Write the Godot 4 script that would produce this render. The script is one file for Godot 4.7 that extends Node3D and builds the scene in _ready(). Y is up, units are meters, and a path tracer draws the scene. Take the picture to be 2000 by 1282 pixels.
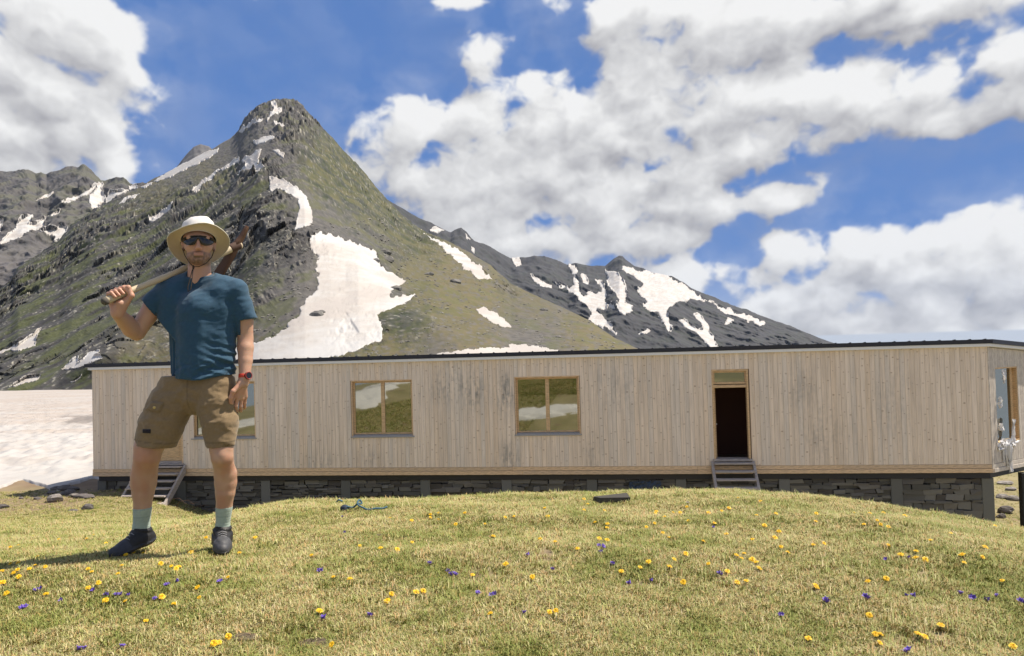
extends Node3D
# An alpine meadow with a long timber building below, snow-patched mountains behind and a man with a pickaxe on his shoulder.
# World: y up, metres; the meadow under the man is at y = 0; the photographer stands at the origin, looking along -z.

const PITCH := 0.0220
const ROLL := 0.0290
const EYE := Vector3(0, 1.09, 0)
const FOCAL := 1450.0
var view: Basis
var rng := RandomNumberGenerator.new()
var taken := {}
var M := {}
var n_fine := FastNoiseLite.new()
var n_mid := FastNoiseLite.new()
var n_ridge := FastNoiseLite.new()
var n_big := FastNoiseLite.new()
var n_cell := FastNoiseLite.new()
var n_cup := FastNoiseLite.new()

func _ready():
	rng.seed = 7
	view = Basis.from_euler(Vector3(PITCH, 0, -ROLL))
	var cam := Camera3D.new()
	cam.name = "camera"
	cam.transform = Transform3D(view, EYE)
	cam.fov = rad_to_deg(2.0 * atan(641.0 / FOCAL))
	cam.near = 0.05
	cam.far = 12000.0
	add_child(cam)
	cam.current = true
	setup_noise()
	var we := WorldEnvironment.new()
	we.name = "environment"
	var env := Environment.new()
	env.background_mode = Environment.BG_SKY
	env.background_energy_multiplier = 0.58
	env.tonemap_mode = Environment.TONE_MAPPER_LINEAR
	env.tonemap_exposure = 1.70
	# thin mountain air
	env.fog_enabled = true
	env.fog_density = 0.00003
	env.fog_light_color = Color(0.72, 0.80, 0.92)
	env.sdfgi_enabled = true
	env.ssao_enabled = true
	env.ssil_enabled = true
	var sky := Sky.new()
	var pano := PanoramaSkyMaterial.new()
	pano.panorama = sky_picture()
	sky.sky_material = pano
	env.sky = sky
	we.environment = env
	add_child(we)
	var sun := DirectionalLight3D.new()
	sun.name = "sun"
	sun.light_energy = 1.45
	sun.light_color = Color(1.0, 0.955, 0.89)
	sun.light_angular_distance = 0.5
	sun.shadow_enabled = true
	add_child(sun)
	var el := deg_to_rad(60.0)
	var az := deg_to_rad(14.0)
	var to_sun := Vector3(cos(el) * cos(az), sin(el), -cos(el) * sin(az))
	sun.look_at_from_position(to_sun * 50.0, Vector3.ZERO, Vector3.UP)
	var t0 := Time.get_ticks_msec()
	make_materials()
	build_ground()
	print("ground ", Time.get_ticks_msec() - t0)
	build_mountains()
	print("mountains ", Time.get_ticks_msec() - t0)
	build_snowfield()
	build_house()
	build_foundation()
	build_stairs()
	print("house ", Time.get_ticks_msec() - t0)
	build_person()
	build_pickaxe()
	print("person ", Time.get_ticks_msec() - t0)
	build_small_things()
	build_flowers()
	build_grass()
	print("done ", Time.get_ticks_msec() - t0)

# ---------------------------------------------------------------- helpers

func setup_noise():
	for a in [[n_fine, 0.9, 3, 11], [n_mid, 0.12, 4, 23], [n_big, 0.02, 4, 5]]:
		a[0].noise_type = FastNoiseLite.TYPE_SIMPLEX
		a[0].frequency = a[1]
		a[0].fractal_octaves = a[2]
		a[0].fractal_type = FastNoiseLite.FRACTAL_FBM
		a[0].seed = a[3]
	n_ridge.noise_type = FastNoiseLite.TYPE_SIMPLEX
	n_ridge.frequency = 0.022
	n_ridge.fractal_type = FastNoiseLite.FRACTAL_RIDGED
	n_ridge.fractal_octaves = 4
	n_ridge.fractal_gain = 0.42
	n_ridge.seed = 31
	n_cup.noise_type = FastNoiseLite.TYPE_SIMPLEX_SMOOTH
	n_cup.frequency = 1.0
	n_cup.fractal_type = FastNoiseLite.FRACTAL_NONE
	n_cup.seed = 61
	n_cell.noise_type = FastNoiseLite.TYPE_CELLULAR
	n_cell.frequency = 1.0
	n_cell.seed = 9
	n_cell.fractal_type = FastNoiseLite.FRACTAL_NONE
	n_cell.cellular_return_type = FastNoiseLite.RETURN_CELL_VALUE

func at(x: float, y: float, depth: float) -> Vector3:
	return EYE + view * (Vector3((x - 1000.0) / FOCAL, (641.0 - y) / FOCAL, -1.0) * depth)

func numbered(called: String) -> String:
	var n: int = taken.get(called, 0)
	taken[called] = n + 1
	return called if n == 0 else "%s_%03d" % [called, n]

func thing(called: String, label: String, category: String, where := Vector3.ZERO, turn := 0.0, group := "") -> Node3D:
	var o := Node3D.new()
	o.name = numbered(called)
	add_child(o)
	o.position = where
	o.rotation.y = turn
	tag(o, label, category, group)
	return o

func tag(o: Node, label: String, category: String, group := ""):
	o.set_meta("label", label)
	o.set_meta("category", category)
	if group:
		o.set_meta("group", group)

func put(called: String, mesh: Mesh, mat: Material, parent: Node = self, where := Vector3.ZERO) -> MeshInstance3D:
	var o := MeshInstance3D.new()
	o.name = numbered(called) if parent == self else called
	o.mesh = mesh
	if mat:
		o.material_override = mat
	parent.add_child(o, true)
	o.position = where
	return o

func tab(t: Array, x: float) -> Vector2:
	# piecewise linear table of Vector3(x, y, depth)
	if x <= t[0].x:
		return Vector2(t[0].y, t[0].z)
	for i in range(1, t.size()):
		if x <= t[i].x:
			var k: float = (x - t[i - 1].x) / (t[i].x - t[i - 1].x)
			return Vector2(lerpf(t[i - 1].y, t[i].y, k), lerpf(t[i - 1].z, t[i].z, k))
	return Vector2(t[-1].y, t[-1].z)

func tab_soft(t: Array, x: float) -> Vector2:
	# the same table with smooth distances
	var k := 0
	while k < t.size() - 2 and x > t[k + 1].x:
		k += 1
	var f := clampf((x - t[k].x) / (t[k + 1].x - t[k].x), 0.0, 1.0)
	var d := cubic_interpolate_in_time(t[k].z, t[k + 1].z, t[maxi(k - 1, 0)].z, t[mini(k + 2, t.size() - 1)].z, f, t[k + 1].x - t[k].x, minf(0.0, t[maxi(k - 1, 0)].x - t[k].x) - 0.001, t[mini(k + 2, t.size() - 1)].x - t[k].x + 0.001)
	return Vector2(lerpf(t[k].y, t[k + 1].y, f), d)

func curve(t: Array, x: float) -> float:
	# piecewise smooth table of Vector2
	if x <= t[0].x:
		return t[0].y
	for i in range(1, t.size()):
		if x <= t[i].x:
			var k: float = (x - t[i - 1].x) / (t[i].x - t[i - 1].x)
			var p0: float = t[maxi(i - 2, 0)].y
			var p3: float = t[mini(i + 1, t.size() - 1)].y
			return cubic_interpolate(t[i - 1].y, t[i].y, p0, p3, k)
	return t[-1].y

func plain(c: Color, rough := 0.85, metal := 0.0) -> StandardMaterial3D:
	# c: linear base colour
	var m := StandardMaterial3D.new()
	m.albedo_color = c.linear_to_srgb()
	m.roughness = rough
	m.metallic = metal
	return m

func tinted(rough := 0.9) -> StandardMaterial3D:
	var m := StandardMaterial3D.new()
	m.vertex_color_use_as_albedo = true
	m.roughness = rough
	return m

func make_materials():
	M.ground = tinted(0.95)
	M.rock = tinted(0.9)
	M.snow = tinted(0.7)
	M.tint = tinted(0.85)
	M.skin = tinted(0.55)
	M.skin.subsurf_scatter_enabled = true
	M.skin.subsurf_scatter_strength = 0.12
	M.leather = tinted(0.6)
	M.lens = tinted(0.07)
	M.handle = tinted(0.6)
	M.rust = tinted(0.8)

func grid_mesh(P: PackedVector3Array, C: PackedColorArray, nu: int, nv: int) -> ArrayMesh:
	# smooth sheet of nu x nv points, index u * nv + v
	var N := PackedVector3Array()
	N.resize(nu * nv)
	for u in nu:
		var u0 := maxi(u - 1, 0) * nv
		var u1 := mini(u + 1, nu - 1) * nv
		for v in nv:
			var a := P[u1 + v] - P[u0 + v]
			var b := P[u * nv + mini(v + 1, nv - 1)] - P[u * nv + maxi(v - 1, 0)]
			N[u * nv + v] = a.cross(b).normalized()
	var I := PackedInt32Array()
	I.resize((nu - 1) * (nv - 1) * 6)
	var k := 0
	for u in nu - 1:
		for v in nv - 1:
			var i := u * nv + v
			I[k] = i; I[k + 1] = i + 1; I[k + 2] = i + nv
			I[k + 3] = i + 1; I[k + 4] = i + nv + 1; I[k + 5] = i + nv
			k += 6
	return arrays(P, N, C, I)

func arrays(P: PackedVector3Array, N: PackedVector3Array, C: PackedColorArray, I: PackedInt32Array) -> ArrayMesh:
	var a := []
	a.resize(Mesh.ARRAY_MAX)
	a[Mesh.ARRAY_VERTEX] = P
	a[Mesh.ARRAY_NORMAL] = N
	if C.size():
		a[Mesh.ARRAY_COLOR] = C
	a[Mesh.ARRAY_INDEX] = I
	var m := ArrayMesh.new()
	m.add_surface_from_arrays(Mesh.PRIMITIVE_TRIANGLES, a)
	return m

# ---------------------------------------------------------------- sky

func sky_picture() -> ImageTexture:
	# cloud banks as (azimuth, elevation, half width, half height) in degrees
	var banks := []
	for b in [[40, 130, 160, 170], [100, 260, 105, 110], [150, 110, 90, 110], [222, 90, 34, 52], [175, 335, 60, 32], [30, 300, 120, 80], [236, 345, 24, 14],
			[1320, 55, 170, 80], [1250, 30, 95, 55], [1460, 35, 200, 58], [1680, 0, 190, 40], [1370, 118, 90, 40], [1900, -18, 120, 40],
			[745, 275, 66, 70], [850, 255, 120, 58], [1010, 260, 170, 80], [1190, 240, 190, 84], [1400, 215, 190, 72], [1560, 205, 160, 66], [1690, 196, 70, 50], [1100, 340, 240, 80], [1330, 300, 190, 65],
			[1500, 265, 130, 50], [880, 360, 110, 50], [1000, 400, 170, 60], [1200, 400, 230, 45], [1420, 395, 140, 26], [960, 450, 130, 50], [1150, 465, 190, 48], [1280, 470, 90, 26], [1340, 545, 52, 40], [1270, 530, 70, 40], [780, 350, 60, 34],
			[945, 110, 44, 52], [1050, 158, 66, 24], [900, 5, 70, 14], [1000, 60, 34, 40], [1090, 10, 30, 18],
			[1830, 180, 60, 62], [1940, 150, 85, 66], [1860, 240, 55, 22], [2040, 120, 80, 70], [1770, 75, 34, 12],
			[1640, 500, 110, 55], [1800, 485, 130, 50], [1920, 520, 140, 60], [1700, 580, 240, 70], [1930, 610, 210, 80], [1540, 600, 110, 40], [1990, 440, 26, 48], [1520, 472, 30, 16], [1830, 660, 260, 40], [2100, 560, 150, 120],
			[1480, 650, 90, 30], [1000, 560, 200, 60]]:
		var d := view * Vector3((b[0] - 1000.0) / FOCAL, (641.0 - b[1]) / FOCAL, -1.0).normalized()
		var e := asin(d.y)
		banks.append([rad_to_deg(atan2(d.x, -d.z)), rad_to_deg(e), b[2] / 23.6, b[3] / 23.6])
	var r := RandomNumberGenerator.new()
	r.seed = 41
	# the rest of the sky carries the same broken cumulus
	for i in 150:
		var a := r.randf_range(42.0, 318.0)
		var e := rad_to_deg(asin(r.randf_range(0.02, 0.9)))
		var s := r.randf_range(0.5, 1.0)
		banks.append([wrapf(a, -180.0, 180.0), e, s * 11.0 / maxf(0.35, cos(deg_to_rad(e))), s * 4.0])
	for i in 26:
		var a2 := r.randf_range(-40.0, 40.0)
		var e2 := r.randf_range(38.0, 85.0)
		banks.append([a2 / maxf(0.3, cos(deg_to_rad(e2))), e2, r.randf_range(4.0, 9.0) / maxf(0.3, cos(deg_to_rad(e2))), r.randf_range(2.5, 5.0)])
	# coarse field of the banks, two cells per degree
	var gw := 720
	var gh := 182
	var field := PackedFloat32Array()
	field.resize(gw * gh)
	var rise := PackedFloat32Array()
	rise.resize(gw * gh)
	var share := PackedFloat32Array()
	share.resize(gw * gh)
	for b in banks:
		var x0 := int(floor((b[0] - b[2] * 1.6 + 180.0) * 2.0))
		var x1 := int(ceil((b[0] + b[2] * 1.6 + 180.0) * 2.0))
		for y in range(maxi(0, int((b[1] - b[3] * 1.6) * 2.0)), mini(gh - 1, int((b[1] + b[3] * 1.6) * 2.0)) + 1):
			for x in range(x0, x1 + 1):
				var dx: float = (x * 0.5 - 180.0 - b[0]) / b[2]
				var dy: float = (y * 0.5 - b[1]) / b[3]
				var v := exp(-pow(dx * dx + dy * dy, 1.25) * 0.95)
				var i := y * gw + posmod(x, gw)
				if b[2] < 2.2 and b[3] < 2.2:
					v *= 0.60
				field[i] = field[i] + v - field[i] * v
				# where in its bank this lies, from foot to head
				rise[i] += v * v * dy
				share[i] += v * v
	for i in rise.size():
		rise[i] /= maxf(share[i], 0.02)
	var pw := 4096
	var whole := sky_patch(field, rise, gw, gh, -180.0, 90.0, 360.0, 92.0, 1024, 262)
	whole.resize(pw, 1047, Image.INTERPOLATE_BILINEAR)
	var pic := Image.create(pw, 2048, false, Image.FORMAT_RGB8)
	pic.fill(Color(0.80, 0.82, 0.86))
	pic.blit_rect(whole, Rect2i(0, 0, pw, 1047), Vector2i(0, 0))
	var px := 360.0 / pw
	var sx := 1600
	var sy := 640
	var fine := sky_patch(field, rise, gw, gh, -180.0 + sx * px, 90.0 - sy * px, 896 * px, 400 * px, 896, 400)
	pic.blit_rect(fine, Rect2i(0, 0, 896, 400), Vector2i(sx, sy))
	# a panorama begins straight ahead (-z): turn it by half
	var turned := Image.create(pw, 2048, false, Image.FORMAT_RGB8)
	turned.blit_rect(pic, Rect2i(pw / 2, 0, pw / 2, 2048), Vector2i(0, 0))
	turned.blit_rect(pic, Rect2i(0, 0, pw / 2, 2048), Vector2i(pw / 2, 0))
	return ImageTexture.create_from_image(turned)

func sky_patch(field: PackedFloat32Array, rise: PackedFloat32Array, gw: int, gh: int, az0: float, el0: float, daz: float, del: float, w: int, h: int) -> Image:
	var n := FastNoiseLite.new()
	n.noise_type = FastNoiseLite.TYPE_SIMPLEX
	n.frequency = 0.17
	n.fractal_octaves = 6
	n.fractal_gain = 0.52
	n.seed = 77
	var soft := FastNoiseLite.new()
	soft.noise_type = FastNoiseLite.TYPE_SIMPLEX
	soft.frequency = 0.22
	soft.fractal_octaves = 3
	soft.seed = 12
	var out := PackedByteArray()
	out.resize(w * h * 3)
	var k := 0
	for j in h:
		var el := el0 - (j + 0.5) / h * del
		var stretch := cos(deg_to_rad(clampf(el, 0.0, 80.0)))
		var up := clampf(el / 60.0, 0.0, 1.0)
		var blue := Color(0.42, 0.595, 0.85).lerp(Color(0.325, 0.475, 0.725), sqrt(up)).srgb_to_linear()
		if el < 5.0:
			blue = blue.lerp(Color(0.80, 0.82, 0.86).srgb_to_linear(), pow((5.0 - maxf(el, 0.0)) / 5.0, 1.5))
		for i in w:
			var az := az0 + (i + 0.5) / w * daz
			var fx := clampf((az + 180.0) * 2.0, 0.0, 719.0)
			var fy := clampf(el * 2.0, 0.0, gh - 2.0)
			var ix := int(fx)
			var iy := int(fy)
			var jx := (ix + 1) % gw
			var a := fx - ix
			var b := fy - iy
			var f := lerpf(lerpf(field[iy * gw + ix], field[iy * gw + jx], a), lerpf(field[(iy + 1) * gw + ix], field[(iy + 1) * gw + jx], a), b)
			var col := blue
			var nx := az * stretch
			var wx := soft.get_noise_3d(nx * 1.6, el * 1.6, 9.0) * 0.6
			var wy := soft.get_noise_3d(nx * 1.6, el * 1.6, 19.0) * 0.6
			var v := n.get_noise_3d(nx + wx, el * 1.25 + wy, 0.0)
			var dens := f * 1.10 + v * 0.80 - 0.52
			var cover := smoothstep(-0.04, 0.34, dens)
			var veil := clampf(0.10 + v * 0.22, 0.0, 0.16) * smoothstep(0.0, 0.3, f + 0.12)
			cover = maxf(cover, veil)
			if cover > 0.0:
				# lit from the upper right: compare with the density towards the sun
				var v2 := n.get_noise_3d(nx + wx + 0.9, el * 1.25 + wy + 1.5, 0.0)
				var s := soft.get_noise_3d(nx, el * 1.6, 3.0)
				var up2 := lerpf(lerpf(rise[iy * gw + ix], rise[iy * gw + jx], a), lerpf(rise[(iy + 1) * gw + ix], rise[(iy + 1) * gw + jx], a), b)
				var hx := clampf((az + 1.2 + 180.0) * 2.0, 0.0, 719.0)
				var hy := clampf((el + 2.0) * 2.0, 0.0, gh - 2.0)
				var kx := int(hx)
				var ky := int(hy)
				var lx := (kx + 1) % gw
				var f2 := lerpf(lerpf(field[ky * gw + kx], field[ky * gw + lx], hx - kx), lerpf(field[(ky + 1) * gw + kx], field[(ky + 1) * gw + lx], hx - kx), hy - ky)
				var light := clampf(0.56 + (f - f2) * 1.0 + up2 * 0.16 - (v2 - v) * 0.55 + s * 0.22, 0.0, 1.0)
				var white := Color(0.40, 0.40, 0.43).lerp(Color(0.93, 0.93, 0.925), light)
				col = blue.lerp(white, cover)
			out[k] = clampi(int(255.0 * pow(col.r, 0.4545)), 0, 255)
			out[k + 1] = clampi(int(255.0 * pow(col.g, 0.4545)), 0, 255)
			out[k + 2] = clampi(int(255.0 * pow(col.b, 0.4545)), 0, 255)
			k += 3
	return Image.create_from_data(w, h, false, Image.FORMAT_RGB8, out)

# ---------------------------------------------------------------- ground

const CREST := [Vector2(-40, -9), Vector2(-20, -6.2), Vector2(-10, -2.6), Vector2(-4, -0.85), Vector2(0, -0.2), Vector2(2.6, 0.0), Vector2(4, 0.01), Vector2(6, -0.20), Vector2(8, -0.56), Vector2(10, -1.08), Vector2(12, -1.70), Vector2(14, -2.3), Vector2(16, -3.2), Vector2(19, -4.6), Vector2(24, -6.0), Vector2(60, -8.0)]
const LEFTS := [Vector2(-40, -9), Vector2(-20, -6.2), Vector2(-10, -3.2), Vector2(-4, -1.3), Vector2(0, -0.3), Vector2(2.6, -0.02), Vector2(4, 0.0), Vector2(6, -0.40), Vector2(8, -0.84), Vector2(10, -1.24), Vector2(12, -1.66), Vector2(16, -2.46), Vector2(20, -3.1), Vector2(24, -3.2), Vector2(30, -3.4), Vector2(60, -5.0)]

func height(x: float, z: float) -> float:
	var d := -z
	var c := curve(CREST, d)
	var l := curve(LEFTS, d)
	var b := (x + 0.35) / maxf(2.0, absf(d) + 0.5)
	var w := smoothstep(-0.20, -0.50, b)
	var far_left := maxf(0.0, -x - 6.0 - 0.55 * maxf(d, 0.0))
	l -= 0.16 * far_left * smoothstep(22.0, 12.0, d)
	var side := maxf(0.0, x - 1.7)
	c -= minf(0.075 * side * side, 0.42 * side)
	var y := lerpf(c, l, w)
	# level strip the building stands on
	var pad := -3.78 - 0.035 * (x + 13.0) * smoothstep(-6.0, 14.0, x) - 0.004 * maxf(0.0, d - 20.0)
	if w < 1.0:
		var k := 0.5
		var h := clampf(0.5 + 0.5 * (y - pad) / k, 0.0, 1.0)
		y = lerpf(y, lerpf(pad, y, h) + k * h * (1.0 - h), 1.0 - w)
	if d > 60.0 or absf(x) > 60.0:
		y -= 0.025 * maxf(maxf(d - 60.0, absf(x) - 60.0), 0.0)
	y -= 0.10 * maxf(0.0, x - 34.0)
	return y

func rough_height(x: float, z: float) -> float:
	return height(x, z) + n_fine.get_noise_2d(x, z) * 0.022 + n_mid.get_noise_2d(x * 3.0, z * 3.0) * 0.028

func earth(x: float, z: float) -> float:
	# how bare the soil is: trampled brown earth along the edge of the snowfield
	var d := -z
	var b := smoothstep(19.5, 23.5, d + n_mid.get_noise_2d(x, z) * 4.0) * smoothstep(-8.5, -12.0, x)
	var bare := smoothstep(0.50, 0.60, n_mid.get_noise_2d(x * 9.0 + 40.0, z * 9.0)) * 0.85
	return maxf(b, bare)

func build_ground():
	var xs := PackedFloat32Array()
	var zs := PackedFloat32Array()
	var x := -17.0
	while x < 19.0:
		xs.append(x)
		x += 0.13
	var z := 3.0
	while z > -30.0:
		zs.append(z)
		z -= 0.13
	var s := 0.2
	var lo := PackedFloat32Array()
	var a := -17.0
	var b := 19.0
	var zb := 3.0
	var zf := zs[-1]
	var hi := PackedFloat32Array()
	var near := PackedFloat32Array()
	var far := PackedFloat32Array()
	while a > -6500.0:
		a -= s; b += s; zb += s; zf -= s
		lo.append(a); hi.append(b); near.append(zb); far.append(zf)
		s *= 1.22
	lo.reverse()
	near.reverse()
	xs = lo + xs + hi
	zs = near + zs + far
	var nu := xs.size()
	var nv := zs.size()
	var P := PackedVector3Array()
	var C := PackedColorArray()
	P.resize(nu * nv)
	C.resize(nu * nv)
	for u in nu:
		for v in nv:
			var px := xs[u]
			var pz := zs[v]
			P[u * nv + v] = Vector3(px, rough_height(px, pz), pz)
			var t := n_mid.get_noise_2d(px * 6.0, pz * 6.0) * 0.5 + 0.5
			var g := Color(0.16, 0.145, 0.06).lerp(Color(0.27, 0.225, 0.12), t)
			g = g.lerp(Color(0.15, 0.10, 0.06).lerp(Color(0.22, 0.165, 0.10), t), earth(px, pz))
			if px * px + pz * pz > 3600.0:
				g = g.lerp(Color(0.10, 0.10, 0.045), 0.7)
			C[u * nv + v] = g
	var o := put("meadow_ground", grid_mesh(P, C, nu, nv), M.ground)
	o.set_meta("kind", "structure")

func on_ground(px: float, py: float) -> Vector3:
	# where the line of sight through that bearing meets the meadow
	var d := view * Vector3((px - 1000.0) / FOCAL, (641.0 - py) / FOCAL, -1.0)
	var t := 1.5
	while t < 40.0:
		var p := EYE + d * t
		if p.y < rough_height(p.x, p.z):
			for i in 6:
				p = EYE + d * t
				t += (p.y - rough_height(p.x, p.z)) / 0.35 * 0.4
			return EYE + d * t
		t += 0.06
	return EYE + d * 22.0
const SNOW_MAIN := [
	["large dirty white snowfield pouring down the gully above the timber building's roof", [626, 456, 649, 461, 679, 470, 715, 484, 736, 497, 738, 510, 746, 523, 767, 534, 793, 549, 783, 559, 767, 567, 760, 577, 764, 583, 787, 580, 810, 576, 801, 590, 777, 600, 747, 608, 736, 616, 744, 631, 746, 647, 747, 656, 742, 665, 721, 675, 688, 687, 662, 695, 642, 701, 629, 713, 531, 723, 420, 723, 420, 700, 454, 683, 495, 670, 541, 657, 547, 647, 561, 641, 564, 631, 584, 615, 590, 597, 600, 585, 613, 575, 620, 559, 621, 542, 617, 526, 619, 510, 616, 497, 606, 490, 602, 477, 610, 464]],
	["boot-shaped white snow patch high on the ridge above the big snowfield", [527, 349, 544, 349, 564, 361, 580, 370, 598, 385, 602, 398, 608, 413, 610, 428, 608, 439, 597, 444, 587, 447, 577, 449, 580, 438, 582, 421, 585, 405, 582, 390, 567, 382, 551, 377, 531, 379, 527, 366]],
	["zigzag white snow patch in the middle of the peak's left flank", [473, 315, 490, 304, 509, 294, 508, 301, 502, 310, 504, 317, 499, 320, 506, 325, 514, 332, 501, 338, 487, 342, 464, 350, 471, 339, 480, 331, 480, 320]],
	["long narrow snow streak left of the zigzag snow patch", [373, 381, 385, 366, 399, 355, 417, 343, 441, 329, 466, 312, 464, 317, 445, 331, 424, 339, 417, 348, 399, 364, 389, 373, 380, 380]],
	["long straight snow streak along the peak's left skyline", [301, 355, 326, 339, 354, 324, 382, 308, 410, 296, 425, 292, 425, 297, 413, 306, 385, 320, 357, 334, 333, 346, 308, 355]],
	["small snow wedge at the low end of the left skyline streak", [275, 367, 291, 359, 297, 358, 294, 362, 280, 368]],
	["slanting snow streak under the dark summit crags", [467, 259, 476, 250, 494, 241, 513, 235, 508, 240, 490, 248, 473, 258]],
	["thin broken snow runnel just below the summit", [530, 206, 537, 205, 541, 212, 546, 213, 544, 217, 551, 215, 550, 219, 539, 223, 529, 227, 523, 236, 525, 229, 534, 222, 536, 215]],
	["small snow wedge to the right below the summit runnel", [536, 243, 546, 243, 558, 248, 546, 253, 541, 248]],
	["flat sliver of snow above the zigzag snow patch", [495, 278, 511, 273, 529, 268, 536, 270, 518, 278, 501, 284]],
	["little snow sliver to the right of the zigzag snow patch", [534, 293, 541, 294, 555, 304, 553, 308, 544, 303]],
	["short snow streak where the left skyline meets the jagged ridge", [233, 401, 242, 392, 256, 387, 271, 381, 263, 388, 245, 399]],
	["small curved snow patch on the dark face up and left of the man's hat", [289, 432, 292, 425, 305, 422, 322, 415, 335, 408, 329, 416, 315, 425, 306, 434, 294, 434]],
	["long pinkish snow slope on the peak's right edge before the dark far mountain", [819, 451, 830, 457, 861, 473, 892, 488, 910, 497, 927, 512, 945, 530, 962, 547, 949, 547, 932, 543, 905, 523, 883, 503, 857, 479, 835, 462]],
	["oval snow patch alone on the stony right shoulder", [931, 606, 945, 603, 962, 611, 980, 622, 998, 640, 984, 640, 967, 633, 945, 620, 936, 613]],
	["flat bright snow patch directly above the middle of the building's roof", [855, 694, 892, 688, 936, 684, 998, 682, 995, 676, 1024, 676, 1050, 679, 1090, 687, 1094, 704, 839, 708]],
	["ragged snow patch at the left picture edge below the man's hand", [0, 687, 22, 681, 37, 678, 51, 668, 66, 659, 79, 646, 77, 654, 70, 665, 68, 678, 48, 685, 37, 687, 22, 689, 7, 693, -4, 696, -4, 689]],
	["forked snow patch at the slope foot above the building's left end", [121, 727, 128, 718, 143, 707, 152, 701, 150, 714, 161, 707, 172, 694, 183, 689, 194, 689, 189, 696, 180, 700, 194, 698, 201, 705, 191, 709, 172, 716, 150, 722, 139, 723]],
	["snow patch at the slope foot just above the left snowfield", [18, 764, 33, 753, 55, 742, 79, 739, 70, 751, 48, 756, 29, 764]],
	["tiny snow sliver beside the building's left roof end", [139, 751, 149, 744, 158, 739, 154, 745, 145, 751]],
]
const SNOW_LEFT := [
	["curved snow ribbon below the jagged left ridge", [121, 401, 130, 392, 151, 383, 168, 374, 186, 366, 200, 361, 189, 369, 168, 380, 147, 388, 130, 401]],
	["branching snow patch under the notch of the left ridge", [175, 381, 186, 376, 193, 362, 201, 362, 196, 371, 203, 380, 205, 390, 196, 397, 191, 404, 194, 409, 189, 414, 179, 414, 179, 404, 175, 394]],
	["slanting snow patch under the small point of the left ridge", [207, 388, 215, 378, 224, 380, 245, 374, 250, 373, 242, 381, 231, 390, 217, 399, 208, 401]],
	["small snow cap in the saddle right of the left ridge", [252, 366, 266, 363, 268, 371, 253, 373]],
	["short snow dash high on the left ridge's face", [70, 399, 84, 387, 102, 376, 98, 383, 84, 392, 75, 398]],
	["broad ragged snow tongue low on the left ridge at the picture edge", [-7, 490, 7, 471, 21, 457, 32, 450, 33, 439, 46, 429, 63, 423, 60, 436, 53, 441, 70, 441, 93, 427, 84, 439, 86, 450, 70, 457, 46, 464, 35, 474, 25, 476, 7, 483]],
	["broken snow patch beside the broad tongue on the left ridge", [79, 458, 98, 451, 112, 451, 116, 444, 130, 450, 126, 460, 116, 467, 105, 469, 107, 460, 91, 464]],
	["narrow snow dash linking ribbon and broken patch on the left ridge", [100, 430, 102, 422, 116, 415, 112, 420]],
	["snow scrap at the picture edge above the broad tongue", [-4, 430, 7, 434, 4, 443, -4, 455]],
]
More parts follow.
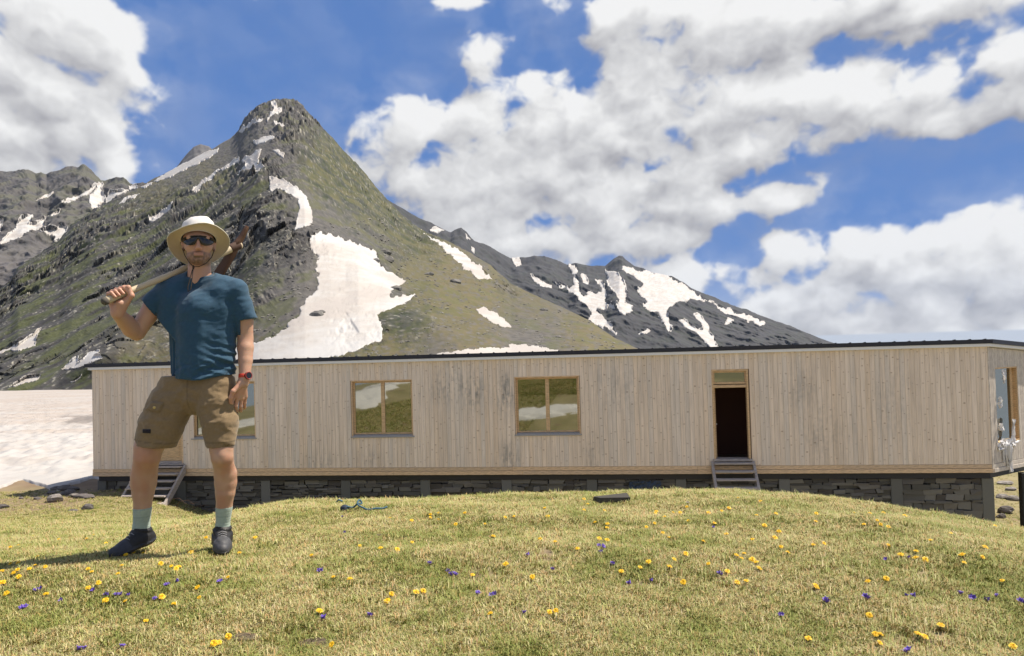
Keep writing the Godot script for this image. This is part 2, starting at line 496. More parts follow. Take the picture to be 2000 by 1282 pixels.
const SNOW_FAR := [
	["large branching snow couloir on the dark far mountain, left of centre", [1112, 520, 1125, 518, 1129, 528, 1124, 541, 1132, 552, 1134, 576, 1143, 580, 1149, 569, 1165, 574, 1174, 572, 1169, 558, 1163, 550, 1167, 545, 1178, 556, 1185, 576, 1182, 589, 1196, 598, 1204, 607, 1196, 607, 1185, 598, 1185, 611, 1171, 605, 1165, 607, 1178, 620, 1196, 638, 1204, 653, 1202, 655, 1182, 640, 1178, 646, 1165, 638, 1149, 627, 1156, 613, 1147, 600, 1134, 589, 1119, 576, 1103, 565, 1086, 558, 1077, 552, 1099, 561, 1088, 552, 1108, 563, 1119, 561, 1121, 545, 1116, 532]],
	["thin snow arm reaching left from the far mountain's branching couloir", [1037, 540, 1059, 552, 1077, 559, 1075, 564, 1055, 559, 1044, 550]],
	["curved snow gully left of the far mountain's pointed summit", [1183, 529, 1200, 532, 1213, 543, 1222, 563, 1224, 580, 1220, 594, 1235, 598, 1235, 610, 1222, 615, 1211, 611, 1204, 598, 1211, 589, 1202, 574, 1189, 563, 1185, 550, 1189, 543]],
	["broad snow apron sweeping right from the far mountain's pointed summit", [1218, 519, 1231, 521, 1244, 528, 1270, 532, 1297, 536, 1314, 545, 1332, 554, 1350, 567, 1376, 585, 1402, 598, 1433, 609, 1464, 618, 1482, 624, 1497, 635, 1482, 635, 1464, 629, 1438, 620, 1416, 616, 1398, 598, 1376, 589, 1350, 585, 1323, 594, 1310, 602, 1303, 611, 1310, 633, 1312, 651, 1306, 653, 1295, 629, 1284, 613, 1266, 609, 1257, 598, 1262, 589, 1246, 572, 1248, 563, 1257, 556, 1240, 545, 1224, 536, 1215, 528]],
	["forked low snow patch on the far mountain above the door side of the roof", [1325, 627, 1336, 627, 1363, 646, 1374, 646, 1372, 635, 1356, 616, 1367, 616, 1376, 629, 1385, 640, 1387, 653, 1394, 660, 1400, 677, 1407, 690, 1394, 690, 1385, 677, 1372, 662, 1350, 646]],
	["small triangular snow fleck on the far mountain's right slope", [1416, 638, 1422, 624, 1433, 627, 1431, 631]],
	["snow notch on the far mountain's skyline nearest the green slope", [1001, 506, 1015, 508, 1017, 514, 1009, 523, 1003, 515]],
	["small snow blotch inside the upper branches of the far couloir", [1138, 536, 1143, 539, 1149, 554, 1143, 556, 1136, 545]],
	["snow fleck low between the far mountain's couloir and apron", [1249, 653, 1257, 651, 1264, 645, 1270, 646, 1262, 652]],
	["snow speck beside the crooked knob of the far ridge", [841, 451, 855, 449, 866, 453, 853, 457]],
	["snow fleck on the shaded side of the far ridge's knob", [910, 461, 916, 467, 918, 470, 912, 466]],
	["snow fleck on the far ridge below its knob", [921, 486, 926, 488, 925, 495, 921, 492]],
]

# ---------------------------------------------------------------- mountains
# skylines and feet as (bearing x, height y, distance in metres) seen from the meadow

const PEAK_TOP := [Vector3(-460, 720, 260), Vector3(-330, 688, 300), Vector3(-200, 655, 345), Vector3(-110, 622, 385), Vector3(-40, 590, 420), Vector3(0, 566, 470), Vector3(21, 547, 500), Vector3(35, 525, 530), Vector3(115, 470, 640), Vector3(140, 440, 690), Vector3(175, 415, 740), Vector3(227, 390, 800), Vector3(270, 368, 860), Vector3(297, 352, 870), Vector3(350, 325, 850), Vector3(413, 292, 800), Vector3(450, 270, 770), Vector3(465, 255, 755), Vector3(475, 238, 745), Vector3(490, 220, 735), Vector3(504, 205, 725), Vector3(535, 197, 710), Vector3(574, 199, 700), Vector3(595, 211, 700), Vector3(612, 231, 690), Vector3(644, 264, 670), Vector3(675, 300, 640), Vector3(700, 323, 615), Vector3(740, 374, 570), Vector3(782, 418, 520), Vector3(822, 450, 480), Vector3(870, 470, 440), Vector3(914, 492, 400), Vector3(958, 519, 350), Vector3(998, 556, 300), Vector3(1064, 585, 250), Vector3(1147, 624, 205), Vector3(1200, 660, 175), Vector3(1250, 683, 155), Vector3(1320, 712, 135)]
const PEAK_FOOT := [Vector3(-460, 806, 165), Vector3(-200, 798, 150), Vector3(-40, 792, 140), Vector3(180, 785, 132), Vector3(460, 776, 112), Vector3(700, 768, 104), Vector3(1000, 765, 100), Vector3(1320, 750, 100)]
const LEFT_TOP := [Vector3(-620, 470, 1400), Vector3(-520, 400, 1450), Vector3(-440, 372, 1480), Vector3(-380, 350, 1500), Vector3(-330, 358, 1500), Vector3(-270, 336, 1500), Vector3(-230, 345, 1500), Vector3(-170, 322, 1500), Vector3(-110, 338, 1500), Vector3(-60, 334, 1500), Vector3(0, 337, 1480), Vector3(21, 337, 1470), Vector3(42, 333, 1460), Vector3(54, 334, 1450), Vector3(70, 341, 1450), Vector3(80, 339, 1440), Vector3(91, 344, 1440), Vector3(105, 336, 1430), Vector3(140, 327, 1420), Vector3(150, 329, 1420), Vector3(161, 325, 1410), Vector3(171, 329, 1400), Vector3(185, 341, 1390), Vector3(198, 355, 1380), Vector3(224, 350, 1360), Vector3(240, 348, 1350), Vector3(252, 358, 1340), Vector3(259, 362, 1330), Vector3(280, 360, 1320), Vector3(320, 370, 1300)]
const LEFT_FOOT := [Vector3(-620, 740, 420), Vector3(-300, 715, 480), Vector3(-60, 660, 640), Vector3(60, 640, 700), Vector3(320, 520, 1000)]
const NUB_TOP := [Vector3(330, 345, 1700), Vector3(345, 325, 1700), Vector3(355, 313, 1700), Vector3(364, 302, 1700), Vector3(378, 288, 1700), Vector3(392, 283, 1700), Vector3(409, 288, 1700), Vector3(416, 295, 1700), Vector3(430, 310, 1700)]
const NUB_FOOT := [Vector3(330, 420, 1300), Vector3(430, 420, 1300)]
const FAR_TOP := [Vector3(720, 372, 2300), Vector3(771, 398, 2350), Vector3(800, 417, 2380), Vector3(826, 431, 2400), Vector3(861, 446, 2450), Vector3(880, 455, 2450), Vector3(888, 450, 2450), Vector3(901, 448, 2450), Vector3(912, 455, 2460), Vector3(920, 466, 2480), Vector3(927, 473, 2500), Vector3(958, 484, 2550), Vector3(998, 506, 2600), Vector3(1015, 505, 2620), Vector3(1035, 503, 2620), Vector3(1053, 501, 2650), Vector3(1077, 506, 2680), Vector3(1108, 519, 2700), Vector3(1125, 515, 2710), Vector3(1156, 520, 2730), Vector3(1182, 521, 2750), Vector3(1192, 513, 2750), Vector3(1200, 506, 2750), Vector3(1210, 500, 2750), Vector3(1216, 501, 2750), Vector3(1222, 508, 2750), Vector3(1240, 521, 2740), Vector3(1270, 532, 2720), Vector3(1310, 541, 2700), Vector3(1336, 552, 2680), Vector3(1350, 563, 2650), Vector3(1389, 580, 2600), Vector3(1420, 594, 2550), Vector3(1464, 609, 2500), Vector3(1517, 629, 2400), Vector3(1578, 651, 2300), Vector3(1622, 668, 2250), Vector3(1720, 700, 2150)]
const FAR_FOOT := [Vector3(720, 760, 1300), Vector3(1300, 760, 1250), Vector3(1720, 740, 1400)]

# what covers the peak: [x, y, radius, kind]; 0 broken rock and turf, 1 scree, 2 grass, 3 dry turf, 4 dark crag
const COVER := [[-60, 680, 120, 0], [60, 640, 120, 0], [150, 560, 110, 0], [220, 470, 80, 0], [330, 420, 80, 0], [250, 640, 120, 0], [430, 430, 70, 0], [500, 420, 55, 0], [540, 480, 60, 0], [470, 560, 70, 0], [400, 520, 70, 0],
	[480, 370, 50, 0], [400, 340, 40, 3], [360, 345, 40, 1], [460, 300, 40, 1], [505, 265, 34, 1], [530, 245, 26, 1], [430, 320, 34, 1], [300, 375, 40, 3], [565, 300, 24, 1],
	[500, 225, 26, 4], [535, 208, 22, 4], [575, 210, 20, 4], [600, 240, 24, 4], [480, 240, 16, 4], [560, 240, 22, 4], [585, 285, 32, 4],
	[620, 300, 40, 2], [660, 350, 50, 2], [700, 390, 55, 2], [760, 440, 55, 2], [640, 420, 26, 1], [690, 450, 45, 1], [740, 480, 35, 1], [575, 400, 34, 1], [590, 440, 26, 1], [545, 360, 26, 4], [560, 330, 20, 1],
	[820, 490, 50, 2], [700, 440, 22, 2], [880, 530, 50, 3], [540, 560, 50, 1], [570, 600, 45, 1], [520, 640, 50, 1], [470, 670, 40, 3], [590, 530, 36, 1], [300, 690, 60, 3],
	[760, 500, 36, 0], [800, 520, 45, 3], [860, 570, 60, 3], [800, 620, 60, 2], [880, 640, 60, 3], [760, 570, 30, 1], [960, 600, 60, 3], [1000, 640, 50, 1], [1060, 650, 55, 1], [1120, 650, 40, 3], [1180, 675, 40, 3],
	[940, 505, 30, 1], [990, 560, 24, 0], [760, 690, 40, 3], [860, 680, 40, 1], [940, 690, 40, 3], [720, 650, 26, 4], [960, 550, 40, 3], [1050, 610, 40, 3]]

func relief_mesh(called: String, top: Array, foot: Array, x0: float, x1: float, step: float, rows: int, style: int, snow: Array) -> Dictionary:
	var nu := int((x1 - x0) / step) + 1
	var back := 3
	var nv := rows + 1 + back
	var P := PackedVector3Array()
	var C := PackedColorArray()
	P.resize(nu * nv)
	C.resize(nu * nv)
	# ground under the snow lies smoother
	var under := PackedByteArray()
	under.resize(nu * nv)
	var tops := PackedVector2Array()
	var feet := PackedVector2Array()
	for u in nu:
		tops.append(tab_soft(top, x0 + u * step))
		feet.append(tab_soft(foot, x0 + u * step))
	for s in snow:
		var poly := outline(s[1])
		var box := bounds(poly)
		for u in range(clampi(int((box.position.x - x0) / step), 0, nu - 1), clampi(int((box.end.x - x0) / step) + 1, 0, nu - 1) + 1):
			for r in rows + 1:
				var y := lerpf(feet[u].x, tops[u].x, r / float(rows))
				if y > box.position.y and y < box.end.y and Geometry2D.is_point_in_polygon(Vector2(x0 + u * step, y), poly):
					under[u * nv + r] = 1
	# cover kinds on a coarse grid
	var cw := 90
	var ch := 46
	var cover: Array[PackedFloat32Array] = []
	if style == 0:
		for k in 5:
			var w := PackedFloat32Array()
			w.resize(cw * ch)
			cover.append(w)
		for cy in ch:
			for cx in cw:
				var x := -40.0 + cx * 15.5
				var y := 190.0 + cy * 14.0
				var sum := 1e-6
				for c in COVER:
					var q: float = ((x - c[0]) * (x - c[0]) + (y - c[1]) * (y - c[1])) / (c[2] * c[2])
					var w2 := exp(-q * 1.6) + 1e-4 / (1.0 + q * q)
					cover[c[3]][cy * cw + cx] += w2
					sum += w2
				for k in 5:
					cover[k][cy * cw + cx] /= sum
	var wts := [0.0, 0.0, 0.0, 0.0, 0.0]
	for u in nu:
		var x := x0 + u * step
		var yt := tops[u].x
		var yf := feet[u].x
		for r in rows + 1:
			var s := r / float(rows)
			var y := lerpf(yf, yt, s)
			var d := 1.0 / lerpf(1.0 / feet[u].y, 1.0 / tops[u].y, s)
			var i := u * nv + r
			var lift := 0.0
			var col := Color(0.1, 0.1, 0.1)
			if style == 0:
				# the rib that runs down from the summit towards the meadow stands forward
				var rib := curve([Vector2(190, 560), Vector2(260, 572), Vector2(330, 585), Vector2(420, 625), Vector2(500, 690), Vector2(600, 800), Vector2(700, 900)], y)
				var e := (x - rib) / (90.0 + 0.1 * (y - 190.0))
				d *= 1.0 - 0.16 * exp(-sqrt(e * e + 0.06)) * smoothstep(0.0, 0.12, s) * smoothstep(1.0, 0.86, s)
				# second, smaller spur on the left face
				var spur := 500.0 - (y - 340.0) * 0.85
				var e2 := (x - spur) / 60.0
				if y > 330.0:
					d *= 1.0 - 0.10 * exp(-e2 * e2) * smoothstep(330.0, 420.0, y) * smoothstep(0.05, 0.25, s)
				var p := at(x, y, d)
				var jit := n_big.get_noise_2d(x * 2.4, y * 2.4) * 26.0
				var gx := clampf((x + jit + 40.0) / 15.5, 0.0, cw - 1.01)
				var gy := clampf((y + n_big.get_noise_2d(x * 2.4 + 500.0, y * 2.4) * 22.0 - 190.0) / 14.0, 0.0, ch - 1.01)
				var ci := int(gy) * cw + int(gx)
				var fa := gx - int(gx)
				var fb := gy - int(gy)
				for k in 5:
					var g := cover[k]
					wts[k] = lerpf(lerpf(g[ci], g[ci + 1], fa), lerpf(g[ci + cw], g[ci + cw + 1], fa), fb)
				# rock lies in bands that dip down to the left
				var qx := p.x * 0.83 + p.y * 0.55
				var qy := p.y * 0.83 - p.x * 0.55
				var rd := n_ridge.get_noise_3d(qx * 0.55, qy * 1.15, p.z * 0.5)
				var rf := n_ridge.get_noise_3d(qx * 2.6 + 90.0, qy * 4.2, p.z * 1.6)
				var lum := n_mid.get_noise_3d(qx * 0.32, qy * 0.75, p.z * 0.3) + 0.35 * n_fine.get_noise_3d(p.x * 0.25, p.y * 0.25, p.z * 0.2)
				var sp := n_fine.get_noise_3d(p.x * 0.55, p.y * 0.55, p.z * 0.4)
				var size := minf(1.0, d / 420.0)
				var block := n_cell.get_noise_3d(qx * 0.16, qy * 0.11, p.z * 0.10) + 0.5 * n_cell.get_noise_3d(qx * 0.42, qy * 0.30, p.z * 0.25)
				var cliff := smoothstep(0.02, 0.26, n_big.get_noise_3d(qx * 0.9, qy * 1.7, p.z * 0.8))
				var crag: float = wts[0] + wts[4]
				lift = size * (crag * (rd * 9.0 + rf * 1.0 + block * (0.4 + 3.2 * maxf(cliff, wts[4] * 0.8))) + (wts[2] * 3.6 + wts[3] * 2.0 + wts[1] * 1.4) * (rd * 0.8 + rf * 0.7) + sp * (0.35 + 0.2 * crag))
				# colours: rock where it juts, turf on the ledges between
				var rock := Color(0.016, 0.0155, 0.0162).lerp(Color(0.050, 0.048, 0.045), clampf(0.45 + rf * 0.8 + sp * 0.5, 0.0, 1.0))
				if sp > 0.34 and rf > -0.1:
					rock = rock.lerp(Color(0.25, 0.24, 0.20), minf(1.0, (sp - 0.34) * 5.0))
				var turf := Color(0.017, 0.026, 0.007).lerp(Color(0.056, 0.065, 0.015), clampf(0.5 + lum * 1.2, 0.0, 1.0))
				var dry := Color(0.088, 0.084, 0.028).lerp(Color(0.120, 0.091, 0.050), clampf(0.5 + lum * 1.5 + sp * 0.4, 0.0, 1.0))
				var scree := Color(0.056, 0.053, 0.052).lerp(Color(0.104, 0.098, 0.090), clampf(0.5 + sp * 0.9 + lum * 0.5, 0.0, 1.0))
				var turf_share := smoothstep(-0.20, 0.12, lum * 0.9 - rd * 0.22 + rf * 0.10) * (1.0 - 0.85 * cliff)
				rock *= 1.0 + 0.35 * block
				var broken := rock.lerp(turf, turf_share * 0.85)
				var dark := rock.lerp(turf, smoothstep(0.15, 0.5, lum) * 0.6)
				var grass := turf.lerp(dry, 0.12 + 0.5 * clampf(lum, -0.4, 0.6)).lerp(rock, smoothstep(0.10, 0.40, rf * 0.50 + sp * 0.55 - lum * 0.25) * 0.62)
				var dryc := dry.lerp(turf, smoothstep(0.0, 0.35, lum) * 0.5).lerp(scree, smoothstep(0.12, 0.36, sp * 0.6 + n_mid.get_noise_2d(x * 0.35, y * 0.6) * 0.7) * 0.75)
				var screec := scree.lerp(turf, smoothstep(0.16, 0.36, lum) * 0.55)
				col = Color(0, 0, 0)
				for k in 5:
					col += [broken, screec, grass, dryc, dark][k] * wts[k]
				if under[i]:
					lift *= 0.35
				p += Vector3(-p.x, 0, -p.z).normalized() * lift * 0.9 + Vector3(0, lift * (0.10 + 0.25 * smoothstep(1.0, 0.93, s)), 0)
				P[i] = p
			else:
				var p := at(x, y, d)
				var k1: float = [0.0, 0.5, 0.4, 0.32][style]
				var rd := n_ridge.get_noise_3d(p.x * k1 * 0.8 + p.y * k1 * 0.5, p.y * k1 * 0.35, p.z * k1 * 0.5)
				var rf := n_ridge.get_noise_3d(p.x * k1 * 3.0, p.y * k1 * 2.0, p.z * k1 * 2.0 + 60.0)
				var lum := n_big.get_noise_3d(p.x * 0.6, p.y * 0.6, p.z * 0.6)
				lift = (rd * [0.0, 26.0, 12.0, 40.0][style] + rf * [0.0, 7.0, 4.0, 8.0][style]) * (0.3 if under[i] else 1.0)
				if style == 3:  # far mountain: cloud shade over it is put into these dark rock colours
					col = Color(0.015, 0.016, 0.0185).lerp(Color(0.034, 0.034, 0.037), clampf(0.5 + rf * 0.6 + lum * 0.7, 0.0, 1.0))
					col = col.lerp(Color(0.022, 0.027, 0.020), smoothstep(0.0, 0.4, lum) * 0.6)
				elif style == 2:
					col = Color(0.06, 0.058, 0.062).lerp(Color(0.10, 0.097, 0.098), clampf(0.5 + rf * 0.8, 0.0, 1.0))
				else:
					col = Color(0.036, 0.035, 0.038).lerp(Color(0.080, 0.075, 0.072), clampf(0.5 + rf * 0.7 + lum * 0.8, 0.0, 1.0))
					col = col.lerp(Color(0.075, 0.080, 0.045), smoothstep(0.05, 0.45, lum + rf * 0.3) * 0.6 * smoothstep(560.0, 420.0, y))
					col = col.lerp(Color(0.095, 0.09, 0.092), smoothstep(430.0, 540.0, y + lum * 60.0) * 0.7)
				p += Vector3(-p.x, 0, -p.z).normalized() * lift * (0.5 + 0.5 * smoothstep(1.0, 0.8, s)) + Vector3(0, lift * (0.18 if r < rows else 0.05), 0)
				P[i] = p
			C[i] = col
		# the far side of the ridge falls away
		var crest := P[u * nv + rows]
		var away := Vector3(crest.x, 0, crest.z).normalized()
		var scale: float = tops[u].y
		for b in back:
			var f: float = [0.03, 0.12, 0.32][b]
			P[u * nv + rows + 1 + b] = crest + away * scale * f - Vector3(0, scale * f * [0.35, 0.6, 0.75][b], 0)
			C[u * nv + rows + 1 + b] = C[u * nv + rows]
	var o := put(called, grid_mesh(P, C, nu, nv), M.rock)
	o.set_meta("kind", "structure")
	return {"P": P, "nv": nv, "nu": nu, "rows": rows, "x0": x0, "step": step, "tops": tops, "feet": feet}

func outline(flat: Array) -> PackedVector2Array:
	var poly := PackedVector2Array()
	for i in range(0, flat.size(), 2):
		poly.append(Vector2(flat[i], flat[i + 1]))
	return poly

func bounds(poly: PackedVector2Array) -> Rect2:
	var box := Rect2(poly[0], Vector2.ZERO)
	for p in poly:
		box = box.expand(p)
	return box

func on_relief(R: Dictionary, x: float, y: float) -> Vector3:
	var u := clampf((x - R.x0) / R.step, 0.0, R.nu - 1.001)
	var iu := int(u)
	var t: Vector2 = R.tops[iu].lerp(R.tops[iu + 1], u - iu)
	var f: Vector2 = R.feet[iu].lerp(R.feet[iu + 1], u - iu)
	var v: float = clampf((f.x - y) / (f.x - t.x), 0.0, 1.0) * R.rows
	var iv := mini(int(v), R.rows - 1)
	var i: int = iu * R.nv + iv
	var P: PackedVector3Array = R.P
	return P[i].lerp(P[i + R.nv], u - iu).lerp(P[i + 1].lerp(P[i + R.nv + 1], u - iu), v - iv)

func warp(p: Vector2, ragged: float) -> Vector2:
	return p + Vector2(n_fine.get_noise_2d(p.x * 0.05, p.y * 0.05) * ragged + n_fine.get_noise_2d(p.x * 0.2, p.y * 0.2) * ragged * 0.4, n_fine.get_noise_2d(p.x * 0.05 + 70.0, p.y * 0.05) * ragged)

func snow_patch(R: Dictionary, s: Array, group: String, ragged: float):
	# a sheet of old snow lying on the slope, a step thick at its rim
	var poly := outline(s[1])
	if bounds(poly).get_area() < 9000.0:
		poly = Geometry2D.offset_polygon(poly, 1.3)[0]
		ragged *= 0.5
	var box := bounds(poly)
	var step := clampf(sqrt(box.get_area()) / 90.0, 0.8, 1.5)
	var nx := int(box.size.x / step) + 9
	var ny := int(box.size.y / step) + 9
	var inside := PackedByteArray()
	inside.resize(nx * ny)
	for i in nx:
		for j in ny:
			var x := box.position.x + (i - 4) * step
			var y := box.position.y + (j - 4) * step
			var q := warp(Vector2(x, y), ragged)
			if Geometry2D.is_point_in_polygon(q, poly):
				inside[i * ny + j] = 1
	var idx := PackedInt32Array()
	idx.resize(nx * ny)
	idx.fill(-1)
	var P := PackedVector3Array()
	var C := PackedColorArray()
	var I := PackedInt32Array()
	var big := box.get_area() > 9000.0
	for i in range(1, nx - 1):
		for j in range(1, ny - 1):
			var k := i * ny + j
			var n := 0
			for a in [k - 1, k + 1, k - ny, k + ny, k - ny - 1, k + ny + 1, k - ny + 1, k + ny - 1]:
				n += inside[a]
			if inside[k] == 0 and n == 0:
				continue
			var x := box.position.x + (i - 4) * step
			var y := box.position.y + (j - 4) * step
			if inside[k] == 0:
				# pull the rim onto the outline
				var sum := Vector2.ZERO
				var m := 0
				for di in [-1, 0, 1]:
					for dj in [-1, 0, 1]:
						if inside[k + di * ny + dj]:
							var a0 := Vector2(x, y)
							var a1 := Vector2(x + di * step, y + dj * step)
							for it in 4:
								var h2 := (a0 + a1) * 0.5
								if Geometry2D.is_point_in_polygon(warp(h2, ragged), poly):
									a1 = h2
								else:
									a0 = h2
							sum += a0
							m += 1
				x = sum.x / m
				y = sum.y / m
			var p := on_relief(R, x, y)
			var dist := Vector2(p.x, p.z).length()
			var h := dist * 0.0016
			var up := Vector3(0, 0.55, 0) + Vector3(-p.x, 0, -p.z).normalized() * 0.8
			if inside[k] == 0:
				h = -0.0006 * dist
			elif n < 8:
				h *= 0.8
			var w := n_mid.get_noise_3d(p.x * 0.25, p.y * 0.8, p.z * 0.25)
			var f := n_fine.get_noise_3d(p.x * 0.2, p.y * 0.9, p.z * 0.2)
			if big:
				h += (n_fine.get_noise_3d(p.x * 0.16, p.y * 0.5, p.z * 0.16) * 0.5 + w) * dist * 0.0009
			P.append(p + up * h)
			var c := Color(0.435, 0.43, 0.42).lerp(Color(0.37, 0.345, 0.318), clampf(0.45 + w * 1.5 + f * 0.5, 0.0, 1.0))
			if big:
				# dust gathered in lines that follow the flow of the melting snow
				var bend := x + (y - 560.0) * 0.35 + n_mid.get_noise_2d(x * 0.12, y * 0.12) * 34.0
				var line := absf(fposmod(bend * 0.045 + n_mid.get_noise_2d(x * 0.2, y * 0.07) * 1.2, 1.0) - 0.5)
				c = c.lerp(Color(0.27, 0.245, 0.225), smoothstep(0.07, 0.0, line) * clampf(0.28 + w * 0.9, 0.0, 0.5))
			C.append(c)
			idx[k] = P.size() - 1
	for i in nx - 1:
		for j in ny - 1:
			var a := idx[i * ny + j]
			var b := idx[(i + 1) * ny + j]
			var c := idx[i * ny + j + 1]
			var d := idx[(i + 1) * ny + j + 1]
			# y grows downwards here
			if a >= 0 and b >= 0 and c >= 0 and (inside[i * ny + j] + inside[(i + 1) * ny + j] + inside[i * ny + j + 1]):
				I.append_array([a, b, c])
			if d >= 0 and b >= 0 and c >= 0 and (inside[(i + 1) * ny + j + 1] + inside[(i + 1) * ny + j] + inside[i * ny + j + 1]):
				I.append_array([c, b, d])
	if I.size() == 0:
		return
	var o := put("snow_patch", arrays(P, smooth_normals(P, I), C, I), M.snow)
	tag(o, s[0], "snow patch", group)

func smooth_normals(P: PackedVector3Array, I: PackedInt32Array) -> PackedVector3Array:
	# for triangles listed clockwise as seen from outside
	var N := PackedVector3Array()
	N.resize(P.size())
	for t in range(0, I.size(), 3):
		var n := (P[I[t + 2]] - P[I[t]]).cross(P[I[t + 1]] - P[I[t]])
		N[I[t]] += n
		N[I[t + 1]] += n
		N[I[t + 2]] += n
	for i in N.size():
		N[i] = N[i].normalized()
	return N

func build_mountains():
	var peak := relief_mesh("main_mountain", PEAK_TOP, PEAK_FOOT, -458.0, 1318.0, 1.7, 340, 0, SNOW_MAIN)
	for s in SNOW_MAIN:
		snow_patch(peak, s, "snow patches on the near mountain", 4.0)
	var left := relief_mesh("left_mountain_ridge", LEFT_TOP, LEFT_FOOT, -618.0, 318.0, 1.8, 160, 1, SNOW_LEFT)
	for s in SNOW_LEFT:
		snow_patch(left, s, "snow patches on the left ridge", 3.5)
	relief_mesh("back_mountain_top", NUB_TOP, NUB_FOOT, 331.0, 429.0, 1.8, 60, 2, [])
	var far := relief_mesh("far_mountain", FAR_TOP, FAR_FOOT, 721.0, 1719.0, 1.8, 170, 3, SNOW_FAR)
	for s in SNOW_FAR:
		snow_patch(far, s, "snow patches on the far mountain", 4.0)
	# loose stones strewn over the shoulder and the scree
	var stones: Array[ArrayMesh] = []
	for k in 3:
		stones.append(stone_mesh(50 + k, 0.35, Color(1, 1, 1)))
	var polys := []
	for s in SNOW_MAIN:
		polys.append(outline(s[1]))
	var buf := PackedFloat32Array()
	var n := 0
	for a in 15000:
		var x := rng.randf_range(430.0, 1230.0)
		var y := rng.randf_range(430.0, 715.0)
		var t := tab(PEAK_TOP, x)
		if y < t.x + 6.0 or n_mid.get_noise_2d(x * 0.16, y * 0.26) + 0.5 * n_mid.get_noise_2d(x * 0.7, y * 0.9) < 0.12:
			continue
		var covered := false
		for p in polys:
			if Geometry2D.is_point_in_polygon(Vector2(x, y), p):
				covered = true
		if covered:
			continue
		var p := on_relief(peak, x, y)
		var s := pow(rng.randf(), 4.0) * 0.8 + 0.12
		s *= clampf(Vector2(p.x, p.z).length() / 200.0, 0.5, 1.5)
		var b := Basis.from_euler(Vector3(rng.randf_range(-0.9, 0.9), rng.randf() * TAU, rng.randf_range(-0.9, 0.9))).scaled(Vector3(s * rng.randf_range(1.0, 1.8), s * rng.randf_range(0.4, 0.8), s))
		var g := rng.randf_range(0.10, 0.25)
		buf.append_array([b.x.x, b.y.x, b.z.x, p.x, b.x.y, b.y.y, b.z.y, p.y, b.x.z, b.y.z, b.z.z, p.z, g, g * 0.96, g * 0.86, 1.0])
		n += 1
	strew("mountain_stones", stones[0], buf, n, M.tint)
	for b in [[752, 500, 3.2, "big grey boulder beside the upper right edge of the large snowfield"], [757, 512, 3.6, "dark slab just under the boulder at the large snowfield's edge"], [733, 512, 2.4, "grey rock nearest the large snowfield's upper right edge"], [618, 617, 4.0, "dark rock sticking out of the large snowfield"], [627, 612, 2.6, "small rock beside the dark one poking through the large snowfield"], [889, 555, 3.0, "dark boulder on the shoulder below the pinkish snow slope"], [838, 540, 2.6, "boulder in the low dark outcrop right of the large snowfield"], [772, 566, 3.2, "rock in the notch of the large snowfield's right edge"], [1062, 609, 2.2, "boulder on the skyline side of the stony shoulder"], [1090, 660, 1.6, "boulder low on the stony shoulder above the roof"], [480, 640, 2.2, "rock at the left edge of the large snowfield near the man's sleeve"]]:
		var p := on_relief(peak, b[0], b[1])
		var s: float = b[2] * Vector2(p.x, p.z).length() / 260.0
		var o := put("boulder", stone_mesh(int(b[0]), 0.3), M.tint, self, p)
		o.basis = Basis.from_euler(Vector3(0.2, b[0], 0.15)).scaled(Vector3(s * 1.5, s * 0.9, s * 1.1))
		tag(o, b[3], "boulder", "boulders on the near mountain")

func strew(called: String, mesh: Mesh, buf: PackedFloat32Array, n: int, mat: Material):
	var mm := MultiMesh.new()
	mm.transform_format = MultiMesh.TRANSFORM_3D
	mm.use_colors = true
	mm.mesh = mesh
	mm.instance_count = n
	mm.buffer = buf
	var o := MultiMeshInstance3D.new()
	o.name = numbered(called)
	o.multimesh = mm
	o.material_override = mat
	add_child(o)
	o.set_meta("kind", "stuff")

func stone_mesh(s: int, rough: float, tone := Color(0.14, 0.135, 0.125), boxy := false) -> ArrayMesh:
	# an angular stone about 1 across: a subdivided ball flattened by random cuts
	var r := RandomNumberGenerator.new()
	r.seed = s
	var cuts := []
	for i in 11:
		cuts.append([Vector3(r.randf_range(-1, 1), r.randf_range(-1, 1), r.randf_range(-1, 1)).normalized(), r.randf_range(0.5 - rough * 0.55, 0.5)])
	var st := SurfaceTool.new()
	st.begin(Mesh.PRIMITIVE_TRIANGLES)
	st.set_smooth_group(-1)
	var pt := func(a: int, b: int) -> Vector3:
		var th := PI * b / 6.0
		var ph := TAU * (a % 9) / 9.0
		var d := Vector3(sin(th) * cos(ph), cos(th), sin(th) * sin(ph))
		var q := 0.5 if not boxy else 0.5 / pow(pow(absf(d.x), 5.0) + pow(absf(d.y), 5.0) + pow(absf(d.z), 5.0), 0.2)
		for c in cuts:
			var k: float = d.dot(c[0])
			if k > 0.05:
				q = minf(q, c[1] / k)
		return d * q
	for a in 9:
		for b in 6:
			var p0: Vector3 = pt.call(a, b)
			var p1: Vector3 = pt.call(a + 1, b)
			var p2: Vector3 = pt.call(a, b + 1)
			var p3: Vector3 = pt.call(a + 1, b + 1)
			var g := r.randf_range(0.75, 1.25)
			st.set_color(tone * g)
			if b > 0:
				for p in [p0, p1, p2]:
					st.add_vertex(p)
			if b < 5:
				for p in [p1, p3, p2]:
					st.add_vertex(p)
	st.generate_normals()
	return st.commit()

# ---------------------------------------------------------------- snowfield on the valley floor

